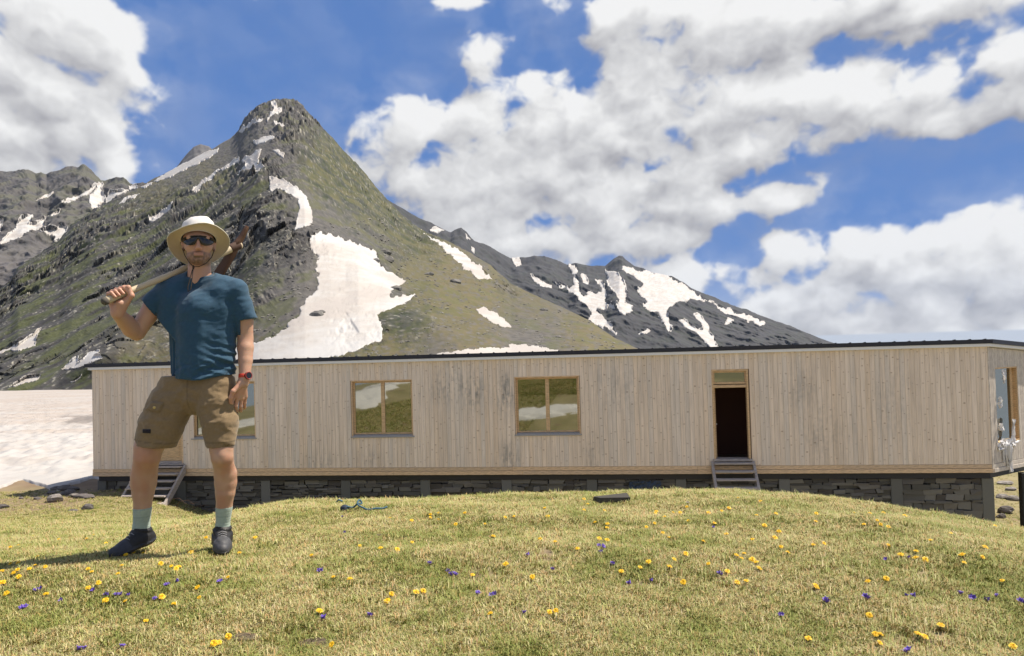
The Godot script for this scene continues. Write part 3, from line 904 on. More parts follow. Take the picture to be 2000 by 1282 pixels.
func build_snowfield():
	var rim := [Vector2(-60, 937), Vector2(0, 941), Vector2(30, 946), Vector2(55, 949), Vector2(103, 957), Vector2(150, 964), Vector2(183, 968), Vector2(240, 972), Vector2(420, 968), Vector2(620, 955)]
	var nu := 640
	var nv := 300
	var P := PackedVector3Array()
	var C := PackedColorArray()
	P.resize(nu * nv)
	C.resize(nu * nv)
	for u in nu:
		var bearing := -720.0 + u * 1.67
		for v in nv:
			var s := v / float(nv - 1)
			var near := 25.0 + 0.9 * sin(bearing * 0.045) + n_mid.get_noise_2d(bearing * 0.12, 3.0) * 0.35 + (maxf(bearing - 150.0, 0.0)) * 0.012
			if bearing < 0.0:
				near -= 0.006 * -bearing
			var d := 1.0 / lerpf(1.0 / near, 1.0 / 185.0, s)
			var x := (bearing - 1000.0) / FOCAL * d
			var z := -d
			var y := -3.13 - 0.0168 * (d - 25.0)
			var rimh := smoothstep(-0.05, 5.0, d - near)
			# sun cups: rows of hollows a pace across
			var cup := n_cup.get_noise_2d(x * 0.95, z * 0.60)
			var cup2 := n_cup.get_noise_2d(x * 1.9 + 50.0, z * 1.3) * smoothstep(90.0, 35.0, d)
			y += rimh * (0.05 + 0.11 * cup * smoothstep(140.0, 40.0, d) + 0.05 * cup2) - (1.0 - smoothstep(0.0, 0.25, d - near)) * 0.12
			P[u * nv + v] = Vector3(x, y, z)
			var w := n_mid.get_noise_2d(x * 0.5, z * 1.6)
			var band := n_mid.get_noise_2d(x * 0.10 + 60.0, z * 0.5)
			var c := Color(0.395, 0.383, 0.368).lerp(Color(0.355, 0.312, 0.276), clampf(smoothstep(32.0, 60.0, d) * 0.75 + w * 0.9, 0.0, 1.0))
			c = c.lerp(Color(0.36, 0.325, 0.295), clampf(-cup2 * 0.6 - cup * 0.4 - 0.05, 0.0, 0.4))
			c = c.lerp(Color(0.38, 0.34, 0.31), smoothstep(0.22, 0.5, band) * 0.35)
			# streak of washed-out grit
			var grit := exp(-pow((d - 56.0 - n_mid.get_noise_2d(x, z) * 3.0) / 4.0, 2.0)) * smoothstep(112.0, 140.0, bearing + n_mid.get_noise_2d(x * 0.6, z * 0.6) * 60.0)
			c = c.lerp(Color(0.17, 0.15, 0.135), clampf(grit * 1.3, 0.0, 0.9))
			C[u * nv + v] = c
	var o := put("snowfield", grid_mesh(P, C, nu, nv), M.snow)
	o.set_meta("kind", "structure")

# ---------------------------------------------------------------- the timber building
# own axes: x along the long wall from its left end, y up from the foot of the skirting boards, z out towards the meadow

const LONG := 26.51
const HEADS := 3.42
var house: Node3D
var openings := [[3.42, 1.17, 5.52, 2.92], [8.61, 1.17, 10.53, 2.86], [13.61, 1.17, 15.51, 2.86]]
var frame_of := Transform3D()

class Shape:
	# boxes, prisms and tubes gathered into one mesh; every corner listed clockwise from outside
	var st := SurfaceTool.new()
	var tone := Color(1, 1, 1)
	func _init():
		st.begin(Mesh.PRIMITIVE_TRIANGLES)
		st.set_smooth_group(-1)
	func quad(a: Vector3, b: Vector3, c: Vector3, d: Vector3):
		for p in [a, c, b, a, d, c]:
			st.set_color(tone)
			st.add_vertex(p)
	func box(lo: Vector3, hi: Vector3, bevel := 0.0):
		if bevel <= 0.0:
			block([Vector3(lo.x, lo.y, lo.z), Vector3(hi.x, lo.y, lo.z), Vector3(hi.x, lo.y, hi.z), Vector3(lo.x, lo.y, hi.z), Vector3(lo.x, hi.y, lo.z), Vector3(hi.x, hi.y, lo.z), Vector3(hi.x, hi.y, hi.z), Vector3(lo.x, hi.y, hi.z)])
			return
		var b := bevel
		# the front (+z) face is smaller by the bevel
		block([Vector3(lo.x, lo.y, lo.z), Vector3(hi.x, lo.y, lo.z), Vector3(hi.x, lo.y, hi.z - b), Vector3(lo.x, lo.y, hi.z - b), Vector3(lo.x, hi.y, lo.z), Vector3(hi.x, hi.y, lo.z), Vector3(hi.x, hi.y, hi.z - b), Vector3(lo.x, hi.y, hi.z - b)], true)
		var o := [Vector3(lo.x, lo.y, hi.z - b), Vector3(hi.x, lo.y, hi.z - b), Vector3(hi.x, hi.y, hi.z - b), Vector3(lo.x, hi.y, hi.z - b)]
		var i := [Vector3(lo.x + b, lo.y + b, hi.z), Vector3(hi.x - b, lo.y + b, hi.z), Vector3(hi.x - b, hi.y - b, hi.z), Vector3(lo.x + b, hi.y - b, hi.z)]
		quad(i[0], i[1], i[2], i[3])
		for k in 4:
			quad(o[k], o[(k + 1) % 4], i[(k + 1) % 4], i[k])
	func block(p: Array, open_front := false):
		# p: four corners of the foot (-z side first, anticlockwise from above), then four of the head
		if not open_front:
			quad(p[3], p[2], p[6], p[7])
		quad(p[1], p[0], p[4], p[5])
		quad(p[0], p[3], p[7], p[4])
		quad(p[2], p[1], p[5], p[6])
		quad(p[7], p[6], p[5], p[4])
		quad(p[0], p[1], p[2], p[3])
	func prism(foot: PackedVector3Array, head: PackedVector3Array):
		# foot and head: the same outline, anticlockwise from above
		var n := foot.size()
		for k in n:
			quad(foot[k], foot[(k + 1) % n], head[(k + 1) % n], head[k])
		for k in range(1, n - 1):
			for p in [head[0], head[k + 1], head[k], foot[0], foot[k], foot[k + 1]]:
				st.set_color(tone)
				st.add_vertex(p)
	func done() -> ArrayMesh:
		st.generate_normals()
		return st.commit()

func tube(path: PackedVector3Array, radii: Array, sides := 8, tone := Color(1, 1, 1)) -> ArrayMesh:
	var P := PackedVector3Array()
	var C := PackedColorArray()
	var I := PackedInt32Array()
	var n := path.size()
	var side := Vector3.ZERO
	for i in n:
		var t := (path[mini(i + 1, n - 1)] - path[maxi(i - 1, 0)]).normalized()
		if i == 0:
			side = t.cross(Vector3.UP if absf(t.y) < 0.9 else Vector3.RIGHT).normalized()
		side = (side - t * side.dot(t)).normalized()
		var up := side.cross(t)
		var r: float = radii[mini(i, radii.size() - 1)]
		for k in sides:
			var a := TAU * k / sides
			P.append(path[i] + side * cos(a) * r + up * sin(a) * r)
			C.append(tone)
	for i in n - 1:
		for k in sides:
			var a := i * sides + k
			var b := i * sides + (k + 1) % sides
			I.append_array([a, b, a + sides, b, b + sides, a + sides])
	for e in [0, n - 1]:
		P.append(path[e])
		C.append(tone)
		for k in sides:
			var a: int = e * sides + k
			var b: int = e * sides + (k + 1) % sides
			I.append_array([P.size() - 1, b, a] if e == 0 else [P.size() - 1, a, b])
	return arrays(P, smooth_normals(P, I), C, I)

func wall_picture() -> ImageTexture:
	# the boards of the whole long wall: grain, knots, and grey mould where the wood has stayed wet
	var w := 2048
	var h := 512
	var r := RandomNumberGenerator.new()
	r.seed = 3
	var out := PackedByteArray()
	out.resize(w * h * 3)
	var n_board := int(ceil(LONG / BOARD)) + 2
	var tones := []
	for b in n_board:
		var t := r.randf()
		var c := Color(0.735, 0.615, 0.495).lerp(Color(0.79, 0.675, 0.56), t)
		if r.randf() < 0.22:
			c = c.lerp(Color(0.66, 0.60, 0.535), 0.5)
		if r.randf() < 0.10:
			c = c.lerp(Color(0.76, 0.60, 0.44), 0.4)
		tones.append([c, r.randf() * 100.0])
	var spots := [[9.05 + 2.75, 2.62, 0.75, 0.55, 0.55], [12.35, 2.45, 0.35, 0.6, 0.7], [13.3, 2.4, 0.28, 0.55, 0.8], [11.6, 2.7, 0.25, 0.5, 0.75], [7.6, 0.35, 0.5, 0.3, 0.45], [13.4, 0.45, 0.3, 0.5, 0.6], [15.9, 0.5, 0.3, 0.6, 0.35], [16.6, 2.5, 0.8, 0.7, 0.3], [22.2, 1.2, 0.6, 0.9, 0.35], [21.7, 2.4, 0.5, 0.7, 0.3], [4.5, 0.3, 0.9, 0.3, 0.3], [24.0, 2.0, 0.5, 1.2, 0.25], [9.2, 0.5, 0.6, 0.25, 0.4]]
	for y in h:
		var py := (1.0 - (y + 0.5) / h) * 3.25 + 0.2
		for x in w:
			var px := (x + 0.5) / w * LONG
			var b := int(px / BOARD)
			var u := px / BOARD - b
			var g := n_mid.get_noise_2d(px * 60.0 + tones[b][1] * 7.0, py * 2.2)
			var g2 := n_fine.get_noise_2d(px * 30.0 + tones[b][1] * 9.0, py * 1.2)
			var c: Color = tones[b][0]
			c = c * (1.0 + g * 0.16 + g2 * 0.10)
			var mould := 0.0
			for s in spots:
				var dx: float = (px - s[0]) / s[2]
				var dy: float = (py - s[1]) / s[3]
				var q := dx * dx + dy * dy
				if q < 3.0:
					mould = maxf(mould, exp(-q) * s[4])
			mould *= 0.75
			if mould > 0.02:
				var m := n_mid.get_noise_2d(px * 22.0 + b * 13.0, py * 5.0) + n_fine.get_noise_2d(px * 9.0, py * 5.0) * 0.5
				c = c.lerp(Color(0.24, 0.235, 0.225), clampf(mould * (0.55 + m * 1.5), 0.0, 0.85))
			var i := (y * w + x) * 3
			out[i] = int(255.0 * pow(clampf(c.r, 0, 1), 0.4545))
			out[i + 1] = int(255.0 * pow(clampf(c.g, 0, 1), 0.4545))
			out[i + 2] = int(255.0 * pow(clampf(c.b, 0, 1), 0.4545))
	# knots
	for b in n_board:
		var yk := r.randf() * 60.0
		while yk < h:
			var cx := int((b + r.randf_range(0.25, 0.75)) * BOARD / LONG * w)
			var rx := r.randf_range(1.0, 2.1)
			var ry := rx * r.randf_range(1.0, 1.7)
			var depth := r.randf_range(0.15, 0.50)
			for dy in range(-5, 6):
				for dx in range(-3, 4):
					var q := dx * dx / (rx * rx) + dy * dy / (ry * ry)
					var xx := cx + dx
					var yy := int(yk) + dy
					if q < 2.2 and xx >= 0 and xx < w and yy >= 0 and yy < h:
						var k := depth * exp(-q)
						var i := (yy * w + xx) * 3
						out[i] = int(out[i] * (1.0 - k * 0.55))
						out[i + 1] = int(out[i + 1] * (1.0 - k * 0.66))
						out[i + 2] = int(out[i + 2] * (1.0 - k * 0.75))
			yk += r.randf_range(28.0, 150.0)
	return ImageTexture.create_from_image(Image.create_from_data(w, h, false, Image.FORMAT_RGB8, out))

const BOARD := 0.1283

func board_mesh(x0: float, y0: float, x1: float, y1: float, thick: float, proud: float) -> ArrayMesh:
	# a board with eased edges, its picture cut from that of the wall
	var st := SurfaceTool.new()
	st.begin(Mesh.PRIMITIVE_TRIANGLES)
	st.set_smooth_group(-1)
	var z := thick + proud
	var e := 0.0045
	var ring := [[x0, 0.0], [x0, z - e], [x0 + e, z], [x1 - e, z], [x1, z - e], [x1, 0.0]]
	var uv := func(x: float, y: float) -> Vector2: return Vector2(x / LONG, 1.0 - (y - 0.2) / 3.25)
	for k in 5:
		var a: Array = ring[k]
		var b: Array = ring[k + 1]
		for p in [[a, y0], [b, y1], [b, y0], [a, y0], [a, y1], [b, y1]]:
			st.set_uv(uv.call(clampf(p[0][0], x0 + 0.004, x1 - 0.004), p[1]))
			st.add_vertex(Vector3(p[0][0], p[1], p[0][1]))
	for y in [y0, y1]:
		for t in [[0, 1, 4], [0, 4, 5], [1, 2, 3], [1, 3, 4]]:
			for i in (t if y == y0 else [t[0], t[2], t[1]]):
				st.set_uv(uv.call(ring[i][0], y))
				st.add_vertex(Vector3(ring[i][0], y, ring[i][1]))
	st.generate_normals()
	return st.commit()

func wood(c: Color, rough := 0.75) -> StandardMaterial3D:
	var m := plain(c, rough)
	m.albedo_texture = M.grain
	m.uv1_triplanar = true
	m.uv1_scale = Vector3(2.0, 2.0, 2.0)
	return m

func grain_picture(across: bool) -> ImageTexture:
	var n := 256
	var out := PackedByteArray()
	out.resize(n * n * 3)
	for y in n:
		for x in n:
			var a := (x if across else y) / float(n)
			var b := (y if across else x) / float(n)
			var v := n_mid.get_noise_2d(a * 14.0, b * 160.0) * 0.20 + n_fine.get_noise_2d(a * 2.0, b * 30.0) * 0.12
			var k := clampi(int(236.0 * (1.0 + v)), 0, 255)
			var i := (y * n + x) * 3
			out[i] = k
			out[i + 1] = int(k * 0.985)
			out[i + 2] = int(k * 0.96)
	return ImageTexture.create_from_image(Image.create_from_data(n, n, false, Image.FORMAT_RGB8, out))

func in_opening(x: float, y: float) -> bool:
	return false

func build_house():
	frame_of = Transform3D(Basis(Vector3.UP, -0.14075), Vector3(-13.452, EYE.y - 3.818, -23.723))
	house = thing("timber_building", "long single-storey pale timber building with flat dark roof and vertical boards", "building")
	house.transform = frame_of
	M.grain = grain_picture(true)
	M.boards = StandardMaterial3D.new()
	M.boards.albedo_texture = wall_picture()
	M.boards.roughness = 0.8
	M.trim = wood(Color(0.80, 0.60, 0.40))
	M.fresh = wood(Color(0.70, 0.50, 0.29), 0.6)
	M.grey_wood = wood(Color(0.46, 0.42, 0.40))
	M.navy = plain(Color(0.012, 0.013, 0.022), 0.45)
	M.strip = plain(Color(0.75, 0.75, 0.75), 0.5)
	M.inside = plain(Color(0.10, 0.045, 0.03), 0.9)
	M.core = plain(Color(0.20, 0.15, 0.11), 0.9)
	M.concrete = tinted(0.95)
	M.pane = plain(Color(0.30, 0.31, 0.28), 0.03, 1.0)
	M.sill = plain(Color(0.33, 0.325, 0.32), 0.5)
	# vertical boards, cut round the openings
	var doors := [[19.24, 0.30, 20.24, 2.94], [2.20, 0.30, 3.10, 2.60]]
	var holes := openings + doors
	var n := int(LONG / BOARD)
	for b in n + 1:
		var x0 := b * BOARD + 0.0014
		var x1 := minf((b + 1) * BOARD, LONG) - 0.0014
		if x1 - x0 < 0.02:
			continue
		var pieces := [[0.235, HEADS]]
		for h in holes:
			if (x0 + x1) / 2.0 > h[0] and (x0 + x1) / 2.0 < h[2]:
				pieces = []
				if h[1] > 0.32:
					pieces.append([0.235, h[1]])
				if h[3] < HEADS:
					pieces.append([h[3], HEADS])
		for p in pieces:
			put("board", board_mesh(x0, p[0], x1, p[1], 0.02, rng.randf_range(-0.003, 0.004)), M.boards, house)
	# two rows of skirting boards, in lengths
	for row in 2:
		var x := -0.02
		var i := 0
		while x < LONG:
			var e := minf(LONG + 0.02, x + [4.6, 5.3, 3.9, 5.0][(i + row * 2) % 4])
			var sk := Shape.new()
			sk.box(Vector3(x, 0.117 * row + 0.004, -0.02), Vector3(e - 0.004, 0.117 * row + 0.113, 0.035 - 0.012 * row), 0.006)
			put("skirting_board", sk.done(), M.trim if (i + row) % 3 else wood(Color(0.70, 0.54, 0.38)), house)
			x = e
			i += 1
	# wall core behind the boards, open at windows and doors
	var core := Shape.new()
	var cuts := [0.0]
	var hs := holes.duplicate()
	hs.sort_custom(func(a, b): return a[0] < b[0])
	var xx := 0.0
	for h in hs:
		core.box(Vector3(xx, 0.0, -0.22), Vector3(h[0], HEADS, -0.004))
		core.box(Vector3(h[0], 0.0, -0.22), Vector3(h[2], h[1], -0.004))
		core.box(Vector3(h[0], h[3], -0.22), Vector3(h[2], HEADS, -0.004))
		xx = h[2]
	core.box(Vector3(xx, 0.0, -0.22), Vector3(LONG - 0.02, HEADS, -0.004))
	# the other walls, floor and ceiling
	core.box(Vector3(0.0, 0.0, -6.4), Vector3(0.2, HEADS - 0.9, -0.225))
	core.box(Vector3(0.2, 0.0, -6.4), Vector3(LONG + 2.4, HEADS - 0.9, -6.2))
	core.box(Vector3(0.2, 0.0, -6.2), Vector3(LONG - 0.05, 0.2, -0.225))
	core.box(Vector3(0.2, 2.98, -6.2), Vector3(LONG - 0.05, 3.05, -0.225))
	core.box(Vector3(16.9, 0.2, -6.2), Vector3(17.0, 2.98, -0.225))
	core.box(Vector3(17.0, 0.2, -2.3), Vector3(22.9, 2.98, -2.2))
	core.box(Vector3(22.8, 0.2, -6.2), Vector3(22.9, 2.98, -0.225))
	put("wall", core.done(), M.core, house)
	var back := Shape.new()
	back.box(Vector3(17.01, 0.21, -2.19), Vector3(22.79, 2.97, -2.16))
	put("inner_wall", back.done(), M.inside, house)
	windows()
	door_openings()
	end_wall()
	# roof: a single dark sheet that falls towards the back, with raised seams and a pale drip edge below its rim
	var o := 0.17
	var E1 := Vector3(cos(0.66), 0, -sin(0.66))
	var corner := Vector3(LONG, 0, 0)
	var tip := corner + E1 * 3.0
	var rim := PackedVector3Array([Vector3(-o, 0, 0.14), Vector3(LONG + 0.07, 0, 0.14), tip + Vector3(0.2, 0, 0.1), tip + Vector3(0.4, 0, -3.0), Vector3(LONG, 0, -6.6), Vector3(-o, 0, -6.6)])
	var slope := 0.13
	var foot := PackedVector3Array()
	var head := PackedVector3Array()
	var sf := PackedVector3Array()
	var sh := PackedVector3Array()
	for p in rim:
		foot.append(Vector3(p.x, 3.475 + slope * (p.z - 0.14), p.z))
		head.append(Vector3(p.x, 3.585 + slope * (p.z - 0.14), p.z))
		var q := Vector3(clampf(p.x, -0.06, p.x - 0.05), 0, clampf(p.z - 0.02, -6.5, 0.12))
		sf.append(Vector3(q.x, 3.39 + slope * (q.z - 0.09), q.z))
		sh.append(Vector3(q.x, 3.472 + slope * (q.z - 0.14), q.z))
	var rs := Shape.new()
	rs.prism(foot, head)
	var roof := put("roof", rs.done(), M.navy, house)
	var ss := Shape.new()
	ss.prism(sf, sh)
	put("drip_edge", ss.done(), M.strip, house)
	var seam := Shape.new()
	seam.block([Vector3(-0.022, 0, -6.6), Vector3(0.022, 0, -6.6), Vector3(0.022, 0, 0.0), Vector3(-0.022, 0, 0.0), Vector3(-0.016, 0.022, -6.6), Vector3(0.016, 0.022, -6.6), Vector3(0.016, 0.022, 0.0), Vector3(-0.016, 0.022, 0.0)])
	var sm := seam.done()
	for k in 70:
		var r := put("roof_seam", sm, M.navy, roof, Vector3(0.05 + k * 0.382, 3.583, 0.135))
		r.rotation.x = -0.13
	# dark steel beam under the skirting
	var bm := Shape.new()
	bm.box(Vector3(0.10, -0.165, -0.30), Vector3(LONG - 0.03, -0.003, -0.10))
	var bf := corner + E1 * 3.0
	var nrm := Vector3(E1.z, 0, -E1.x) * -1.0
	bm.prism(PackedVector3Array([corner + Vector3(-0.028, -0.165, -0.12), bf + Vector3(-0.1, -0.165, -0.12), bf + Vector3(-0.1, -0.165, -0.32), corner + Vector3(-0.028, -0.165, -0.298)]), PackedVector3Array([corner + Vector3(-0.028, -0.003, -0.12), bf + Vector3(-0.1, -0.003, -0.12), bf + Vector3(-0.1, -0.003, -0.32), corner + Vector3(-0.028, -0.003, -0.298)]))
	put("floor_beam", bm.done(), M.navy, house)

func windows():
	for k in 3:
		var h: Array = openings[k]
		var x0: float = h[0]
		var x1: float = h[2]
		var y0: float = h[1]
		var y1: float = h[3]
		var fr := Shape.new()
		# reveal boards line the opening, the sash sits back in it
		fr.box(Vector3(x0, y0, -0.17), Vector3(x0 + 0.03, y1, 0.012))
		fr.box(Vector3(x1 - 0.03, y0, -0.17), Vector3(x1, y1, 0.012))
		fr.box(Vector3(x0 + 0.03, y1 - 0.03, -0.17), Vector3(x1 - 0.03, y1, 0.012))
		var win := put("window_frame", fr.done(), M.trim, house)
		var sash := Shape.new()
		sash.box(Vector3(x0 + 0.03, y0 + 0.05, -0.15), Vector3(x0 + 0.085, y1 - 0.03, -0.085), 0.006)
		sash.box(Vector3(x1 - 0.085, y0 + 0.05, -0.15), Vector3(x1 - 0.03, y1 - 0.03, -0.085), 0.006)
		sash.box(Vector3(x0 + 0.085, y1 - 0.085, -0.15), Vector3(x1 - 0.085, y1 - 0.03, -0.085), 0.006)
		sash.box(Vector3(x0 + 0.085, y0 + 0.05, -0.15), Vector3(x1 - 0.085, y0 + 0.095, -0.085), 0.006)
		put("sash", sash.done(), M.fresh, win)
		var mid := (x0 + x1) / 2.0
		var ml := Shape.new()
		ml.box(Vector3(mid - 0.055, y0 + 0.095, -0.148), Vector3(mid + 0.055, y1 - 0.085, -0.080), 0.008)
		put("mullion", ml.done(), M.fresh, win)
		for s in 2:
			var a := x0 + 0.08 if s == 0 else mid + 0.05
			var b := mid - 0.05 if s == 0 else x1 - 0.08
			var g := Shape.new()
			g.box(Vector3(a, y0 + 0.09, -0.125), Vector3(b, y1 - 0.08, -0.115))
			put("pane", g.done(), M.pane, win)
		var sl := Shape.new()
		sl.block([Vector3(x0 + 0.002, y0, -0.11), Vector3(x1 - 0.002, y0, -0.11), Vector3(x1 - 0.002, y0, 0.0), Vector3(x0 + 0.002, y0, 0.0), Vector3(x0 + 0.002, y0 + 0.05, -0.11), Vector3(x1 - 0.002, y0 + 0.05, -0.11), Vector3(x1 - 0.002, y0 + 0.03, 0.0), Vector3(x0 + 0.002, y0 + 0.03, 0.0)])
		sl.box(Vector3(x0 - 0.03, y0 - 0.035, 0.028), Vector3(x1 + 0.03, y0 - 0.002, 0.06), 0.006)
		put("window_sill", sl.done(), M.sill, win)

func door_openings():
	# right: an open doorway with a transom light over it
	var x0 := 19.24
	var x1 := 20.24
	var fr := Shape.new()
	fr.box(Vector3(x0, 0.42, -0.17), Vector3(x0 + 0.05, 2.94, 0.026))
	fr.box(Vector3(x1 - 0.05, 0.42, -0.17), Vector3(x1, 2.94, 0.026))
	fr.box(Vector3(x0 + 0.05, 2.885, -0.17), Vector3(x1 - 0.05, 2.94, 0.026))
	fr.box(Vector3(x0 + 0.05, 2.42, -0.16), Vector3(x1 - 0.05, 2.50, 0.012), 0.006)
	fr.box(Vector3(x0 + 0.05, 2.52, -0.14), Vector3(x1 - 0.05, 2.58, -0.02), 0.006)
	fr.box(Vector3(x0 + 0.05, 2.845, -0.14), Vector3(x1 - 0.05, 2.885, -0.03))
	fr.box(Vector3(x0 + 0.05, 2.58, -0.14), Vector3(x0 + 0.085, 2.845, -0.03))
	fr.box(Vector3(x1 - 0.085, 2.58, -0.14), Vector3(x1 - 0.05, 2.845, -0.03))
	var df := put("door_frame", fr.done(), M.fresh, house)
	var g := Shape.new()
	g.box(Vector3(x0 + 0.08, 2.575, -0.10), Vector3(x1 - 0.08, 2.85, -0.09))
	put("transom_pane", g.done(), M.pane, df)
	var th := Shape.new()
	th.box(Vector3(x0 - 0.04, 0.36, -0.30), Vector3(x1 + 0.04, 0.42, 0.09), 0.006)
	put("threshold", th.done(), M.grey_wood, df)
	var leaf := Shape.new()
	leaf.box(Vector3(0.0, 0.43, -0.05), Vector3(0.05, 2.40, 0.86))
	var l := put("door", leaf.done(), M.fresh, house, Vector3(x0 + 0.045, 0, -1.06))
	l.rotation.y = 0.02
	var hd := Shape.new()
	hd.box(Vector3(0.052, 1.35, 0.72), Vector3(0.10, 1.37, 0.74))
	hd.box(Vector3(0.085, 1.35, 0.62), Vector3(0.10, 1.37, 0.74))
	put("handle", hd.done(), M.strip, l)
	# left: a closed door with a plain ochre panel
	var fl := Shape.new()
	fl.box(Vector3(2.20, 0.40, -0.17), Vector3(2.25, 2.60, 0.02))
	fl.box(Vector3(3.05, 0.40, -0.17), Vector3(3.10, 2.60, 0.02))
	fl.box(Vector3(2.25, 2.55, -0.17), Vector3(3.05, 2.60, 0.02))
	var f2 := put("door_frame", fl.done(), M.trim, house)
	var pl := Shape.new()
	pl.box(Vector3(2.252, 0.47, -0.10), Vector3(3.048, 2.545, -0.05), 0.006)
	pl.box(Vector3(2.37, 0.60, -0.05), Vector3(2.93, 1.40, -0.042), 0.004)
	pl.box(Vector3(2.37, 1.55, -0.05), Vector3(2.93, 2.42, -0.042), 0.004)
	var dl := put("door", pl.done(), M.fresh, house)
	var kn := Shape.new()
	kn.box(Vector3(2.31, 1.42, -0.042), Vector3(2.33, 1.46, 0.0))
	kn.box(Vector3(2.31, 1.42, -0.002), Vector3(2.42, 1.44, 0.012))
	put("handle", kn.done(), M.strip, dl)
	var t2 := Shape.new()
	t2.box(Vector3(2.18, 0.36, -0.17), Vector3(3.12, 0.40, 0.10), 0.006)
	t2.box(Vector3(2.252, 0.405, -0.14), Vector3(3.048, 0.466, 0.0))
	put("threshold", t2.done(), M.grey_wood, f2)

func end_wall():
	# the right end turns away in a slanting bay with tall windows
	var e := Node3D.new()
	e.name = "end_bay"
	house.add_child(e, true)
	e.position = Vector3(LONG, 0, 0)
	e.rotation.y = 0.66
	M.grain = grain_picture(false)
	M.end_board = wood(Color(0.68, 0.64, 0.60), 0.8)
	M.end_board2 = wood(Color(0.62, 0.58, 0.55), 0.8)
	var cuts := [[0.24, 1.40], [1.80, 2.72]]
	var x := 0.03
	var i := 0
	var post := Shape.new()
	post.box(Vector3(-0.035, 0.0, -0.06), Vector3(0.026, HEADS - 0.02, 0.026), 0.006)
	put("corner_board", post.done(), M.end_board, e)
	while x < 2.96:
		var x1 := minf(x + 0.124, 3.0)
		var parts := [[0.24, 3.36 - 0.08 * x]]
		for c in cuts:
			if x + 0.06 > c[0] and x + 0.06 < c[1]:
				parts = [[0.24, 0.74], [2.80, 3.36 - 0.08 * x]]
		for p in parts:
			var s := Shape.new()
			s.box(Vector3(x + 0.002, p[0], 0.0), Vector3(x1 - 0.002, p[1], 0.022), 0.005)
			put("end_plank", s.done(), M.end_board if i % 3 else M.end_board2, e)
		x = x1
		i += 1
	for row in 2:
		var s := Shape.new()
		s.box(Vector3(0.03, 0.117 * row + 0.004, -0.02), Vector3(3.0, 0.117 * row + 0.113, 0.035 - 0.012 * row), 0.006)
		put("skirting_board", s.done(), M.end_board, e)
	var core := Shape.new()
	var xx := 0.05
	for c in cuts:
		core.box(Vector3(xx, 0, -0.2), Vector3(c[0], 3.2, -0.004))
		core.box(Vector3(c[0], 0, -0.2), Vector3(c[1], 0.73, -0.004))
		core.box(Vector3(c[0], 2.81, -0.2), Vector3(c[1], 3.2, -0.004))
		xx = c[1]
	core.box(Vector3(xx, 0, -0.2), Vector3(3.0, 3.2, -0.004))
	put("bay_wall", core.done(), M.core, e)
	for c in cuts:
		var fr := Shape.new()
		fr.box(Vector3(c[0], 0.74, -0.18), Vector3(c[0] + 0.035, 2.80, 0.012))
		fr.box(Vector3(c[1] - 0.035, 0.74, -0.18), Vector3(c[1], 2.80, 0.012))
		fr.box(Vector3(c[0] + 0.035, 2.765, -0.18), Vector3(c[1] - 0.035, 2.80, 0.012))
		fr.box(Vector3(c[0] + 0.035, 0.74, -0.18), Vector3(c[1] - 0.035, 0.79, 0.03))
		fr.box(Vector3(c[1] - 0.16, 0.79, -0.15), Vector3(c[1] - 0.035, 2.765, -0.09), 0.006)
		fr.box(Vector3(c[0] + 0.035, 0.79, -0.15), Vector3(c[0] + 0.08, 2.765, -0.09), 0.006)
		put("tall_window_frame", fr.done(), M.fresh, e)
		var g := Shape.new()
		g.box(Vector3(c[0] + 0.078, 0.79, -0.125), Vector3(c[1] - 0.155, 2.765, -0.115))
		put("tall_pane", g.done(), M.pane, e)

# ---------------------------------------------------------------- foundation and steps

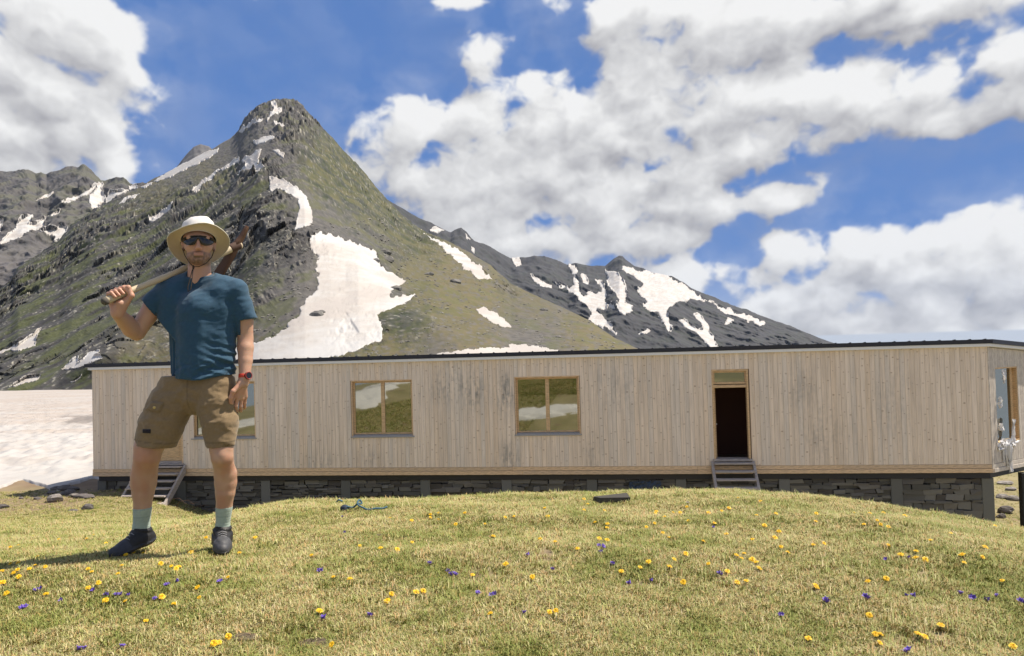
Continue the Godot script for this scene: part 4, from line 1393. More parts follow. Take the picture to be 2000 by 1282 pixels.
func build_foundation():
	var f := thing("stone_foundation", "low dry-stone foundation wall with concrete piers under the timber building", "foundation wall")
	f.transform = frame_of
	var piers := [0.02, 2.75, 5.57, 8.16, 10.65, 13.12, 15.63, 18.16, 21.0, 23.96, 26.28]
	var mud := Shape.new()
	mud.box(Vector3(0.1, -2.4, -0.62), Vector3(LONG - 0.1, -0.17, -0.34))
	put("wall_core", mud.done(), plain(Color(0.115, 0.108, 0.098), 1.0), f)
	var pm := []
	for k in 3:
		var s := Shape.new()
		s.tone = Color(0.15, 0.15, 0.138) * (0.9 + 0.12 * k)
		s.box(Vector3(0, -2.4, -0.42), Vector3(0.30, -0.168, -0.13), 0.012)
		pm.append(s.done())
	for k in piers.size():
		put("pier", pm[k % 3], M.concrete, f, Vector3(piers[k], 0, 0))
	var kinds: Array[ArrayMesh] = []
	for k in 12:
		var sh := Shape.new()
		var rr := RandomNumberGenerator.new()
		rr.seed = 300 + k
		sh.tone = Color(0.118, 0.111, 0.098) * (0.55 + 0.085 * k)
		var cs := []
		for q in [[-1, -1, -1], [1, -1, -1], [1, -1, 1], [-1, -1, 1], [-1, 1, -1], [1, 1, -1], [1, 1, 1], [-1, 1, 1]]:
			cs.append(Vector3(q[0] * rr.randf_range(0.40, 0.52), q[1] * rr.randf_range(0.34, 0.53), q[2] * rr.randf_range(0.40, 0.52)))
		sh.block(cs)
		kinds.append(sh.done())
	var r := RandomNumberGenerator.new()
	r.seed = 21
	for b in piers.size() - 1:
		var x0: float = piers[b] + 0.30
		var x1: float = piers[b + 1]
		var mid := frame_of * Vector3((x0 + x1) / 2.0, 0, 0.6)
		# courses down to the turf
		var deep: float = [1.25, 1.2, 0.85, 0.62, 0.55, 0.5, 0.5, 0.52, 0.85, 1.55][b]
		var y := -0.18
		while y > -deep:
			var ch := r.randf_range(0.055, 0.155) * (1.3 if b == 9 else 1.0)
			var x := x0
			while x < x1 - 0.03:
				var w := minf(r.randf_range(0.16, 0.60), x1 - x)
				if x1 - x - w < 0.12:
					w = x1 - x
				var o := put("stone", kinds[r.randi() % 12], M.tint, f, Vector3(x + w / 2.0, y - ch / 2.0 + r.randf_range(-0.02, 0.02), -0.335 + r.randf_range(0.0, 0.06)))
				o.basis = Basis.from_euler(Vector3(r.randf_range(-0.10, 0.10), r.randf_range(-0.10, 0.10) + (PI if r.randf() < 0.5 else 0.0), r.randf_range(-0.11, 0.11))).scaled(Vector3(w * 1.04, ch * 1.12, 0.3))
				x += w
			y -= ch
	# the free-standing post under the bay
	var s := Shape.new()
	s.tone = Color(0.04, 0.04, 0.04)
	s.box(Vector3(-0.10, -3.2, -0.10), Vector3(0.10, -0.17, 0.10), 0.008)
	var e := thing("bay_post", "dark square post under the slanting bay at the right picture edge", "post")
	e.transform = frame_of * Transform3D(Basis(), Vector3(LONG + 1.22, 0, -0.95))
	put("shaft", s.done(), M.concrete, e)
	var cap := Shape.new()
	cap.box(Vector3(0.10, -3.2, -0.14), Vector3(0.34, -0.168, 0.10), 0.012)
	cap.tone = Color(0.15, 0.15, 0.138)
	put("concrete_side", cap.done(), plain(Color(0.15, 0.15, 0.138), 0.95), e)

func steps(called: String, label: String, where: Vector3, width: float, n: int, run: float, rise: float, missing := -1):
	var t := thing(called, label, "steps", Vector3.ZERO, 0.0, "wooden steps to the doors")
	t.transform = frame_of * Transform3D(Basis(), where)
	# where: middle of the top tread's back edge
	for s in [-1, 1]:
		var g := Shape.new()
		var x: float = s * width / 2.0
		var a := Vector3(x - 0.035, 0, 0)
		var b := Vector3(x + 0.035, 0, 0)
		var foot := Vector3(0, -n * rise - 0.10, n * run + 0.05)
		var up := Vector3(0, 0.24, 0)
		g.block([a - up * 0.9, b - up * 0.9, b + foot - up * 0.35, a + foot - up * 0.35, a + up * 0.12, b + up * 0.12, b + foot + up * 0.65, a + foot + up * 0.65])
		put("stringer", g.done(), M.grey_wood, t)
	for k in n:
		var g := Shape.new()
		var y := -k * rise
		var z := k * run
		g.box(Vector3(-width / 2.0 + 0.037, y - 0.04, z), Vector3(width / 2.0 - 0.037, y, z + 0.24), 0.006)
		put("tread", g.done(), M.grey_wood, t)

func build_stairs():
	steps("wooden_steps", "grey wooden steps below the open dark doorway", Vector3(19.74, 0.34, 0.05), 1.12, 7, 0.205, 0.19)
	steps("wooden_steps", "weathered wooden steps at the building's left end behind the man's leg", Vector3(2.42, 0.34, 0.05), 1.5, 8, 0.20, 0.185)

# ---------------------------------------------------------------- the man with the pickaxe

class Bone:
	var a := Vector3.ZERO
	var ba := Vector3.ZERO
	var inv := 0.0
	var ra := 0.0
	var rb := 0.0
	var k := 0.02
	var s := Vector3.ONE
	var cut := false
	var mid := Vector3.ZERO
	var reach := 0.0
	func _init(p: Vector3, q: Vector3, r0: float, r1: float, blend := 0.02, squash := Vector3.ONE, carve := false):
		s = squash
		a = p * s
		ba = (q - p) * s
		inv = 1.0 / maxf(1e-9, ba.length_squared())
		ra = r0
		rb = r1
		k = blend
		cut = carve
		mid = (p + q) / 2.0
		var m := minf(s.x, minf(s.y, s.z))
		reach = (q - p).length() / 2.0 + maxf(r0, r1) / m + blend

func field(bones: Array, p: Vector3) -> float:
	var d := 10.0
	for b: Bone in bones:
		var pa := p * b.s - b.a
		var h := clampf(pa.dot(b.ba) * b.inv, 0.0, 1.0)
		var e := (pa - b.ba * h).length() - lerpf(b.ra, b.rb, h)
		if b.cut:
			d = maxf(d, -e)
		else:
			var t := clampf(0.5 + 0.5 * (d - e) / b.k, 0.0, 1.0)
			d = lerpf(d, e, t) - b.k * t * (1.0 - t)
	return d

class Hull:
	var P := PackedVector3Array()
	var N := PackedVector3Array()
	var C := PackedColorArray()
	var I := PackedInt32Array()

func flesh(out: Hull, bones: Array, cell: float, paint: Callable, post = null):
	# surface nets over the smooth union of tapered capsules
	var lo := Vector3(1e9, 1e9, 1e9)
	var hi := -lo
	for b: Bone in bones:
		if not b.cut:
			lo = lo.min(b.mid - Vector3.ONE * b.reach)
			hi = hi.max(b.mid + Vector3.ONE * b.reach)
	lo -= Vector3.ONE * cell * 2.0
	hi += Vector3.ONE * cell * 2.0
	var nx := int((hi.x - lo.x) / cell) + 2
	var ny := int((hi.y - lo.y) / cell) + 2
	var nz := int((hi.z - lo.z) / cell) + 2
	var F := PackedFloat32Array()
	F.resize(nx * ny * nz)
	F.fill(1.0)
	var has_post: bool = post != null
	var B := 6
	var half := cell * B * 0.5
	var rad := half * 1.7321 + cell
	for bx in range(0, nx, B):
		for by in range(0, ny, B):
			for bz in range(0, nz, B):
				var c := lo + Vector3(bx, by, bz) * cell + Vector3.ONE * half
				var list := []
				for b: Bone in bones:
					if c.distance_to(b.mid) < b.reach + rad:
						list.append(b)
				if list.is_empty():
					continue
				var dc := field(list, c)
				if dc > rad + 0.05:
					continue
				for x in range(bx, mini(bx + B, nx)):
					for y in range(by, mini(by + B, ny)):
						var base := (x * ny + y) * nz
						for z in range(bz, mini(bz + B, nz)):
							var p := lo + Vector3(x, y, z) * cell
							var d := field(list, p)
							if has_post and absf(d) < 0.065:
								d = post.call(p, d)
							F[base + z] = d
	var idx := PackedInt32Array()
	idx.resize(nx * ny * nz)
	idx.fill(-1)
	var first := out.P.size()
	var sy := nz
	var sx := ny * nz
	for x in nx - 1:
		for y in ny - 1:
			for z in nz - 1:
				var i := x * sx + y * sy + z
				var v := [F[i], F[i + 1], F[i + sy], F[i + sy + 1], F[i + sx], F[i + sx + 1], F[i + sx + sy], F[i + sx + sy + 1]]
				var m := 0
				for k in 8:
					if v[k] < 0.0:
						m += 1
				if m == 0 or m == 8:
					continue
				var sum := Vector3.ZERO
				var n := 0
				for e in [[0, 1], [0, 2], [0, 4], [1, 3], [1, 5], [2, 3], [2, 6], [3, 7], [4, 5], [4, 6], [5, 7], [6, 7]]:
					var f0: float = v[e[0]]
					var f1: float = v[e[1]]
					if (f0 < 0.0) != (f1 < 0.0):
						var t := f0 / (f0 - f1)
						var c0 := Vector3((e[0] >> 2) & 1, (e[0] >> 1) & 1, e[0] & 1)
						var c1 := Vector3((e[1] >> 2) & 1, (e[1] >> 1) & 1, e[1] & 1)
						sum += c0.lerp(c1, t)
						n += 1
				var g := Vector3(v[4] + v[5] + v[6] + v[7] - v[0] - v[1] - v[2] - v[3], v[2] + v[3] + v[6] + v[7] - v[0] - v[1] - v[4] - v[5], v[1] + v[3] + v[5] + v[7] - v[0] - v[2] - v[4] - v[6])
				var p := lo + (Vector3(x, y, z) + sum / n) * cell
				idx[i] = out.P.size()
				out.P.append(p)
				out.N.append(g.normalized())
				out.C.append(paint.call(p, g.normalized()))
	for x in range(1, nx - 1):
		for y in range(1, ny - 1):
			for z in range(1, nz - 1):
				var i := x * sx + y * sy + z
				var s0 := F[i] < 0.0
				for ax in 3:
					var j: int = i + [sx, sy, 1][ax]
					if s0 == (F[j] < 0.0):
						continue
					var u: int = [sy, 1, sx][ax]
					var w: int = [1, sx, sy][ax]
					var q := [idx[i - u - w], idx[i - w], idx[i], idx[i - u]]
					if q[0] < 0 or q[1] < 0 or q[2] < 0 or q[3] < 0:
						continue
					if s0:
						out.I.append_array([q[0], q[2], q[1], q[0], q[3], q[2]])
					else:
						out.I.append_array([q[0], q[1], q[2], q[0], q[2], q[3]])

func fleshed(out: Hull) -> ArrayMesh:
	return arrays(out.P, out.N, out.C, out.I)

var stand := Vector3.ZERO

func J(x: float, y: float, dz := 0.0) -> Vector3:
	return at(x, y, 4.05 + dz) - stand

func chain(bones: Array, pts: Array, k := 0.02, s := Vector3.ONE):
	# pts: [point, radius]
	for i in pts.size() - 1:
		bones.append(Bone.new(pts[i][0], pts[i + 1][0], pts[i][1], pts[i + 1][1], k, s))

func strip(rows: Array, closed := false, tone := Color(1, 1, 1)) -> Hull:
	# rows of points of equal length joined into a sheet
	var o := Hull.new()
	var n: int = rows[0].size()
	for r in rows:
		for p in r:
			o.P.append(p)
			o.C.append(tone)
	for i in rows.size() - 1:
		for j in (n if closed else n - 1):
			var a := i * n + j
			var b := i * n + (j + 1) % n
			o.I.append_array([a, b, a + n, b, b + n, a + n])
	o.N = smooth_normals(o.P, o.I)
	return o

var grip := []

func build_person():
	stand = Vector3(-1.83, 0.0, -4.05)
	var man := thing("person", "man in white sun hat, blue T-shirt and khaki shorts standing with pickaxe on shoulder", "person", stand)
	var skin := Color(0.46, 0.275, 0.185)
	var red := Color(0.50, 0.20, 0.13)
	var hair := Color(0.10, 0.060, 0.035)
	var body := Hull.new()
	# legs
	var lk := J(288, 886, -0.03)
	var legs := []
	chain(legs, [[J(330, 800, 0.0), 0.085], [J(290, 874, -0.05), 0.074], [J(287, 892, -0.05), 0.068], [J(284, 908, -0.03), 0.064], [J(281, 928, -0.01), 0.067], [J(280, 944, 0.0), 0.066], [J(279, 963, 0.0), 0.056], [J(278, 989, 0.0), 0.045], [J(275.5, 1030, 0.02), 0.037], [J(276, 1048, 0.02), 0.04]], 0.008)
	chain(legs, [[J(425, 800, 0.0), 0.075], [J(432, 876, -0.05), 0.061], [J(433.5, 893, -0.055), 0.057], [J(436, 907, -0.03), 0.053], [J(440, 926, 0.0), 0.059], [J(440.5, 943, 0.01), 0.058], [J(439.5, 962, 0.01), 0.051], [J(437.5, 989, 0.02), 0.042], [J(434.5, 1030, 0.03), 0.031], [J(434, 1050, 0.03), 0.036]], 0.008)
	# kneecaps
	legs.append(Bone.new(J(286, 889, -0.10), J(286, 896, -0.10), 0.020, 0.016, 0.03))
	legs.append(Bone.new(J(432, 890, -0.09), J(432, 897, -0.09), 0.020, 0.016, 0.03))
	var lkp := J(280, 885, -0.1)
	flesh(body, legs, 0.009, func(p: Vector3, _n: Vector3) -> Color:
		var c: Color = skin.lerp(red, 0.55 * exp(-p.distance_squared_to(lkp) / 0.0022))
		var m := n_fine.get_noise_3d(p.x * 9.0, p.y * 5.0, p.z * 9.0)
		c = c.lerp(red, clampf(m * 0.7, 0.0, 0.35)).lerp(Color(0.56, 0.37, 0.26), clampf(-m * 0.7, 0.0, 0.3))
		return c.lerp(hair, clampf(0.10 + m * 0.12, 0.0, 0.2)))
	# arms
	var elbow_l := J(267, 650, -0.05)
	var wrist_l := J(230, 613, -0.21)
	var arms := []
	chain(arms, [[J(326, 566, 0.02), 0.052], [J(298, 602, -0.02), 0.052], [elbow_l, 0.042], [J(256, 642, -0.085), 0.046], [J(246, 630, -0.13), 0.042], [wrist_l, 0.032]], 0.008)
	chain(arms, [[J(464, 566, 0.02), 0.052], [J(477, 625, 0.04), 0.047], [J(479, 660, 0.045), 0.041], [J(479, 680, 0.03), 0.043], [J(479, 705, 0.01), 0.037], [J(477.5, 738, -0.02), 0.028], [J(474, 750, -0.025), 0.030]], 0.008)
	flesh(body, arms, 0.008, func(p: Vector3, _n: Vector3) -> Color:
		var m := n_fine.get_noise_3d(p.x * 9.0, p.y * 9.0, p.z * 9.0)
		return skin.lerp(red, clampf(0.08 + m * 0.25, 0.0, 0.3)))
	# right hand of the picture, hanging relaxed with the back to the viewer
	var hand_r := []
	var w_r := J(474, 746, -0.025)
	var mcp := [J(457, 773, -0.045), J(464.5, 777, -0.035), J(472, 778, -0.015), J(479, 775, 0.005)]
	var pip := [J(452.5, 788, -0.05), J(460.5, 793.5, -0.035), J(469.5, 794, -0.012), J(477.5, 788, 0.012)]
	var dip := [J(453, 797, -0.03), J(461.5, 802, -0.015), J(470, 802, 0.008), J(477.5, 795.5, 0.03)]
	var tip := [J(456, 800, -0.008), J(464, 804.5, 0.008), J(471, 804, 0.028), J(477, 798.5, 0.045)]
	for f in 4:
		hand_r.append(Bone.new(w_r.lerp(mcp[f], 0.15), mcp[f], 0.018, 0.0125, 0.016))
	for f in 4:
		hand_r.append(Bone.new(mcp[f], pip[f], 0.0108, 0.0092, 0.005))
		hand_r.append(Bone.new(pip[f], dip[f], 0.0092, 0.0085, 0.004))
		hand_r.append(Bone.new(dip[f], tip[f], 0.0084, 0.0072, 0.004))
	chain(hand_r, [[J(469, 752, -0.045), 0.017], [J(455, 765, -0.075), 0.0125], [J(450.5, 777, -0.075), 0.0105], [J(450, 787, -0.066), 0.0085]], 0.008)
	hand_r.append(Bone.new(J(477.5, 738, -0.02), w_r, 0.0285, 0.026, 0.02))
	var hand_paint := func(p: Vector3, _n: Vector3) -> Color:
		var m := n_fine.get_noise_3d(p.x * 20.0, p.y * 20.0, p.z * 20.0)
		return skin.lerp(red, clampf(0.22 + m * 0.3, 0.0, 0.45))
	flesh(body, hand_r, 0.0036, hand_paint)
	# left hand of the picture, closed round the handle
	var butt := J(203, 589, -0.285)
	var head_end := J(459, 482, 0.30)
	grip = [butt, head_end]
	var u := (head_end - butt).normalized()
	var front := (Vector3(0, 0.15, 1) - u * u.dot(Vector3(0, 0.15, 1))).normalized()
	var above := u.cross(front)
	if above.y < 0.0:
		above = -above
	var mid := butt + u * 0.075
	var round_ := func(along: float, deg: float, r: float) -> Vector3:
		return mid + u * along + (front * cos(deg_to_rad(deg)) + above * sin(deg_to_rad(deg))) * r
	var hand_l := []
	for f in 4:
		var s: float = [0.034, 0.011, -0.012, -0.034][f]
		var q: float = [0.97, 1.04, 1.0, 0.88][f]
		var k0: Vector3 = round_.call(s * 0.9, 158.0, 0.040)
		var k1: Vector3 = round_.call(s + 0.002, 92.0, 0.036 * q)
		var k2: Vector3 = round_.call(s + 0.004, 26.0, 0.031)
		var k3: Vector3 = round_.call(s + 0.007, -32.0, 0.0275)
		hand_l.append(Bone.new(wrist_l.lerp(k0, 0.25), k0, 0.021, 0.0135, 0.016))
		hand_l.append(Bone.new(k0, k1, 0.0115, 0.0102, 0.005))
		hand_l.append(Bone.new(k1, k2, 0.0102, 0.0092, 0.003))
		hand_l.append(Bone.new(k2, k3, 0.0092, 0.0078, 0.003))
	# heel of the hand under the handle, and the thumb across its front
	hand_l.append(Bone.new(wrist_l, round_.call(-0.012, -118.0, 0.040), 0.028, 0.019, 0.02))
	hand_l.append(Bone.new(wrist_l, round_.call(0.026, -110.0, 0.038), 0.026, 0.019, 0.02))
	chain(hand_l, [[wrist_l.lerp(round_.call(0.03, -100.0, 0.04), 0.6), 0.018], [round_.call(0.047, -70.0, 0.041), 0.0145], [round_.call(0.055, 0.0, 0.034), 0.0115], [round_.call(0.047, 42.0, 0.031), 0.009]], 0.008)
	flesh(body, hand_l, 0.0036, hand_paint)
	# head and neck
	var H := J(388, 479, -0.01)
	var hb := []
	var nod := Basis.from_euler(Vector3(-0.04, 0.37, 0.0))
	var h := func(x: float, y: float, z: float) -> Vector3: return H + nod * Vector3(x, y, z)
	hb.append(Bone.new(h.call(0, 0.035, -0.02), h.call(0, 0.035, -0.005), 0.088, 0.086, 0.02, Vector3(1.14, 1.0, 1.0)))
	hb.append(Bone.new(h.call(0, 0.01, 0.030), h.call(0, -0.055, 0.036), 0.064, 0.047, 0.03, Vector3(1.02, 1, 1)))
	hb.append(Bone.new(h.call(-0.030, -0.070, 0.030), h.call(0.030, -0.070, 0.030), 0.030, 0.030, 0.03))
	hb.append(Bone.new(h.call(-0.008, -0.092, 0.062), h.call(0.008, -0.092, 0.062), 0.0175, 0.0175, 0.02))
	for s in [-1.0, 1.0]:
		hb.append(Bone.new(h.call(s * 0.046, -0.018, 0.052), h.call(s * 0.050, -0.012, 0.035), 0.021, 0.022, 0.025))
		hb.append(Bone.new(h.call(s * 0.079, 0.012, -0.008), h.call(s * 0.076, -0.026, -0.002), 0.015, 0.0105, 0.006, Vector3(1.5, 1, 1)))
		hb.append(Bone.new(h.call(s * 0.012, -0.036, 0.098), h.call(s * 0.010, -0.035, 0.094), 0.0075, 0.0075, 0.006))
	hb.append(Bone.new(h.call(-0.042, 0.028, 0.078), h.call(0.042, 0.028, 0.078), 0.014, 0.014, 0.02))
	hb.append(Bone.new(h.call(0, 0.012, 0.090), h.call(0, -0.032, 0.108), 0.0085, 0.0115, 0.010))
	hb.append(Bone.new(h.call(-0.019, -0.0570, 0.0815), h.call(0.019, -0.0570, 0.0815), 0.0062, 0.0062, 0.012))
	hb.append(Bone.new(h.call(-0.015, -0.0680, 0.0805), h.call(0.015, -0.0680, 0.0805), 0.0066, 0.0066, 0.012))
	hb.append(Bone.new(h.call(0, -0.07, -0.02), h.call(0, -0.185, -0.045), 0.054, 0.064, 0.03))
	hb.append(Bone.new(h.call(-0.026, -0.0625, 0.0905), h.call(0.026, -0.0625, 0.0905), 0.0024, 0.0024, 0.0, Vector3.ONE, true))
	var nod_back := nod.inverse()
	flesh(body, hb, 0.0042, func(p: Vector3, _n: Vector3) -> Color:
		var q := nod_back * (p - H)
		var m := n_fine.get_noise_3d(p.x * 60.0, p.y * 60.0, p.z * 60.0)
		var c: Color = skin.lerp(red, 0.12 + 0.2 * exp(-(q.x * q.x + (q.y + 0.025) * (q.y + 0.025)) / 0.0012) * float(q.z > 0.06))
		# short beard round mouth, chin and jaw
		var beard := smoothstep(-0.040, -0.052, q.y + 0.10 * absf(q.x)) * smoothstep(-0.125, -0.105, q.y) * float(q.z > -0.01)
		if absf(q.x) > 0.03:
			beard = maxf(beard, smoothstep(0.052, 0.06, absf(q.x)) * smoothstep(0.0, -0.03, q.y) * smoothstep(-0.12, -0.10, q.y) * float(q.z < 0.05 and q.z > -0.02)) * 0.8
		var lips := absf(q.x) < 0.024 and absf(q.y + 0.0625) < 0.0085 and q.z > 0.07
		if lips:
			c = c.lerp(Color(0.36, 0.16, 0.12), 0.5)
		else:
			c = c.lerp(hair, beard * clampf(0.72 + m * 0.4, 0.3, 0.92))
		# cropped hair at the temples and nape
		if q.z < 0.015 and q.y > -0.03 and absf(q.x) < 0.078 and (q.y > 0.025 or q.z < -0.03):
			c = hair
		return c)
	M.skin.roughness = 0.5
	put("body", fleshed(body), M.skin, man)
	dress(man, H, nod)

func dress(man: Node3D, H: Vector3, nod: Basis):
	# ---- T-shirt
	var shirt := []
	var sq := Vector3(1, 1, 1.12)
	shirt.append(Bone.new(J(342, 584, 0.01), J(345, 728, 0.0), 0.098, 0.097, 0.03, sq))
	shirt.append(Bone.new(J(426, 580, 0.01), J(422, 732, 0.0), 0.096, 0.092, 0.04, sq))
	shirt.append(Bone.new(J(387, 608, -0.035), J(387, 735, -0.03), 0.106, 0.106, 0.04, sq))
	shirt.append(Bone.new(J(389, 546, 0.03), J(330, 566, 0.02), 0.056, 0.058, 0.04))
	shirt.append(Bone.new(J(389, 546, 0.03), J(460, 568, 0.02), 0.056, 0.060, 0.04))
	shirt.append(Bone.new(J(330, 570, 0.02), J(287, 609, -0.03), 0.063, 0.066, 0.012))
	shirt.append(Bone.new(J(460, 570, 0.02), J(482, 640, 0.045), 0.062, 0.060, 0.012))
	var cuff_l := J(292.5, 604, -0.025)
	var dir_l := (J(267, 650, -0.05) - J(326, 566, 0.02)).normalized()
	dir_l = (dir_l + Vector3(-0.25, 0.25, 0)).normalized()
	var cuff_r := J(481, 627, 0.04)
	var dir_r := Vector3(0.20, -0.97, 0).normalized()
	var neck := J(389, 530, -0.03)
	var hem := J(386, 741, -0.02).y
	var arm_l := [J(326, 566, 0.02), J(267, 650, -0.05)]
	var arm_r := [J(464, 566, 0.02), J(479, 660, 0.045)]
	var crease := [J(384, 612, -0.1), J(378, 640, -0.12), J(384, 668, -0.12)]
	var post := func(p: Vector3, d: float) -> float:
		# folds: drawn from the armpits, slack above the hem, and across the waist on the right
		var low := smoothstep(J0.y + 1.12, J0.y + 0.98, p.y)
		var n := n_fine.get_noise_3d(p.x * 5.0 + p.y * 4.0, p.y * 9.0 - p.x * 5.0, p.z * 3.0)
		var m := n_mid.get_noise_3d(p.x * 26.0 - p.y * 22.0, p.y * 30.0 + p.x * 18.0, p.z * 14.0)
		var f := (1.0 - absf(n) * 2.4)
		d -= 0.0030 + 0.008 * f * (0.40 + 0.9 * low) + m * 0.0065
		# waist creases on the picture's right
		var wx := p.x - J1.x
		var wy := p.y - J1.y
		var wave := sin((wy + wx * 0.45) * 150.0 + n * 2.2)
		d -= 0.0060 * wave * exp(-(wx * wx / 0.0060 + wy * wy / 0.0110))
		# cuffs
		var t := (p - cuff_l).dot(dir_l)
		if p.x < neck.x - 0.12:
			d = maxf(d, t)
			if t > -0.05:
				d = maxf(d, 0.061 - line_gap(p, arm_l[0], arm_l[1]))
		var r := (p - cuff_r).dot(dir_r)
		if p.x > neck.x + 0.165 and p.y < neck.y:
			d = maxf(d, r) if p.x > neck.x + 0.205 else d
			if r > -0.05 and p.x > neck.x + 0.205:
				d = maxf(d, 0.052 - line_gap(p, arm_r[0], arm_r[1]))
		# hem, a little lower in the middle
		var hx := (p.x - neck.x) / 0.2
		d = maxf(d, hem + 0.022 * hx * hx + 0.006 * hx + 0.004 * sin(p.x * 30.0) - p.y)
		# round neckline, lower in front
		var q := p - neck
		var ring := Vector2(q.x, q.z + 0.01).length()
		if ring < 0.13 and q.y > -0.08:
			d = maxf(d, minf(0.073 - ring, q.y + 0.030 + 0.30 * q.z))
		return d
	J0 = Vector3(0, 0, 0)
	J1 = J(446, 704, 0.0)
	var blue := Color(0.017, 0.062, 0.110)
	var sk := Hull.new()
	flesh(sk, shirt, 0.0075, func(p: Vector3, _n: Vector3) -> Color:
		var q := p - neck
		var ring := Vector2(q.x, q.z + 0.01).length()
		var m := n_fine.get_noise_3d(p.x * 60.0, p.y * 60.0, p.z * 60.0)
		var c: Color = blue * (1.0 + 0.10 * m)
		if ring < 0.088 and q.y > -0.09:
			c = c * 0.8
		return c, post)
	var cloth := tinted(0.9)
	cloth.rim_enabled = true
	cloth.rim = 0.3
	cloth.rim_tint = 0.4
	put("shirt", fleshed(sk), cloth, man)
	# ---- shorts
	var pants := []
	pants.append(Bone.new(J(350, 752, 0.0), J(422, 752, 0.0), 0.105, 0.098, 0.02, Vector3(1, 1, 1.05)))
	pants.append(Bone.new(J(346, 772, 0.0), J(420, 772, 0.0), 0.108, 0.103, 0.02, Vector3(1, 1, 1.05)))
	chain(pants, [[J(347, 775, 0.0), 0.112], [J(334, 788, -0.01), 0.115], [J(316, 828, -0.03), 0.114], [J(301, 872, -0.045), 0.100], [J(297, 884, -0.045), 0.098]], 0.01)
	chain(pants, [[J(420, 775, 0.0), 0.110], [J(423, 788, -0.01), 0.104], [J(429, 828, -0.03), 0.092], [J(431, 870, -0.045), 0.072], [J(431, 886, -0.045), 0.070]], 0.01)
	var hem_l := J(302, 871, -0.05)
	var down_l := Vector3(-0.155, -0.985, 0.0).normalized()
	var hem_r := J(431, 873, -0.05)
	var split := J(383, 800, 0.0).x
	var ax_l := [J(330, 800, 0.0), J(290, 876, -0.05)]
	var ax_r := [J(427, 800, 0.0), J(432, 880, -0.05)]
	var waist := J(386, 744, 0.0).y + 0.03
	var post2 := func(p: Vector3, d: float) -> float:
		var n := n_fine.get_noise_3d(p.x * 7.0 + p.y * 3.0, p.y * 10.0, p.z * 4.0)
		var m := n_mid.get_noise_3d(p.x * 30.0, p.y * 34.0, p.z * 20.0)
		d -= 0.0055 * (1.0 - absf(n) * 2.2) + 0.0035 * m
		# pull lines from the crotch
		var cx := p.x - split
		var cy := p.y - 0.83
		d -= 0.004 * sin(absf(cx) * 95.0 + cy * 70.0) * exp(-(cx * cx / 0.010 + cy * cy / 0.004))
		if p.x < split:
			var t := (p - hem_l).dot(down_l)
			d = maxf(d, t)
			if t > -0.05:
				d = maxf(d, 0.088 - line_gap(p, ax_l[0], ax_l[1]))
		else:
			var t := hem_r.y - p.y
			d = maxf(d, t)
			if t > -0.05:
				d = maxf(d, 0.064 - line_gap(p, ax_r[0], ax_r[1]))
		return maxf(d, p.y - waist)
	var khaki := Color(0.205, 0.144, 0.076)
	var sp := Hull.new()
	flesh(sp, pants, 0.0075, func(p: Vector3, _n: Vector3) -> Color:
		var m := n_fine.get_noise_3d(p.x * 70.0, p.y * 70.0, p.z * 70.0)
		var c: Color = khaki * (1.0 + 0.14 * m)
		var t := (p - hem_l).dot(down_l) if p.x < split else hem_r.y - p.y
		if absf(t + 0.030) < 0.003 or absf(p.x - split) < 0.003 and p.y > 0.80:
			c = c * 0.72
		return c, post2)
	var shorts := put("shorts", fleshed(sp), cloth, man)
	# cargo pocket flap, its button, and the dark cloth label
	var patch := func(pts: Array, tone: Color, thick: float, called: String):
		var rows := []
		for j in 9:
			var row := PackedVector3Array()
			for i in 13:
				var a: Vector2 = pts[0].lerp(pts[1], i / 12.0).lerp(pts[3].lerp(pts[2], i / 12.0), j / 8.0)
				var lift := thick if i > 0 and i < 12 and j > 0 and j < 8 else -0.002
				var hit := on_cloth(sp, a)
				row.append(hit + Vector3(0, 0, lift))
			rows.append(row)
		var sk2 := strip(rows, false, tone)
		put(called, fleshed(sk2), cloth, shorts)
	patch.call([Vector2(294, 784), Vector2(320, 787), Vector2(312, 807), Vector2(282, 800)], khaki * 0.93, 0.008, "pocket_flap")
	patch.call([Vector2(277.5, 838.5), Vector2(293.5, 839), Vector2(293.5, 847), Vector2(277.5, 846.5)], Color(0.012, 0.011, 0.012), 0.006, "cloth_label")
	var btn := SphereMesh.new()
	btn.radius = 0.008
	btn.height = 0.008
	btn.radial_segments = 12
	btn.rings = 6
	var bt := put("button", btn, plain(Color(0.55, 0.42, 0.16), 0.35, 0.7), shorts, on_cloth(sp, Vector2(302.5, 796)) + Vector3(0, 0, 0.009))
	bt.rotation.x = PI / 2.0
	# ---- socks
	var mint := Color(0.34, 0.42, 0.36)
	for f in 2:
		var so := []
		if f == 0:
			chain(so, [[J(278, 991, 0.0), 0.0485], [J(275.5, 1030, 0.02), 0.0405], [J(276, 1046, 0.02), 0.043]], 0.02)
		else:
			chain(so, [[J(437.3, 991, 0.02), 0.0450], [J(434.5, 1030, 0.03), 0.0345], [J(434, 1048, 0.03), 0.040]], 0.02)
		var top := J(277 if f == 0 else 437, 990.5, 0.01).y
		var s2 := Hull.new()
		flesh(s2, so, 0.006, func(p: Vector3, _n: Vector3) -> Color:
			return mint * (1.0 + 0.12 * n_fine.get_noise_3d(p.x * 50.0, p.y * 50.0, p.z * 50.0)) * (0.85 if p.y > top - 0.008 or absf(p.y - top + 0.05) < 0.004 else 1.0),
			func(p: Vector3, d: float) -> float: return maxf(d - 0.0005 * sin(p.y * 420.0), p.y - top))
		put("sock", fleshed(s2), cloth, man)
	shoe(man, 0)
	shoe(man, 1)
	watch(man)
	hat(man, H)
	glasses(man, H, nod)

var J0 := Vector3.ZERO
var J1 := Vector3.ZERO

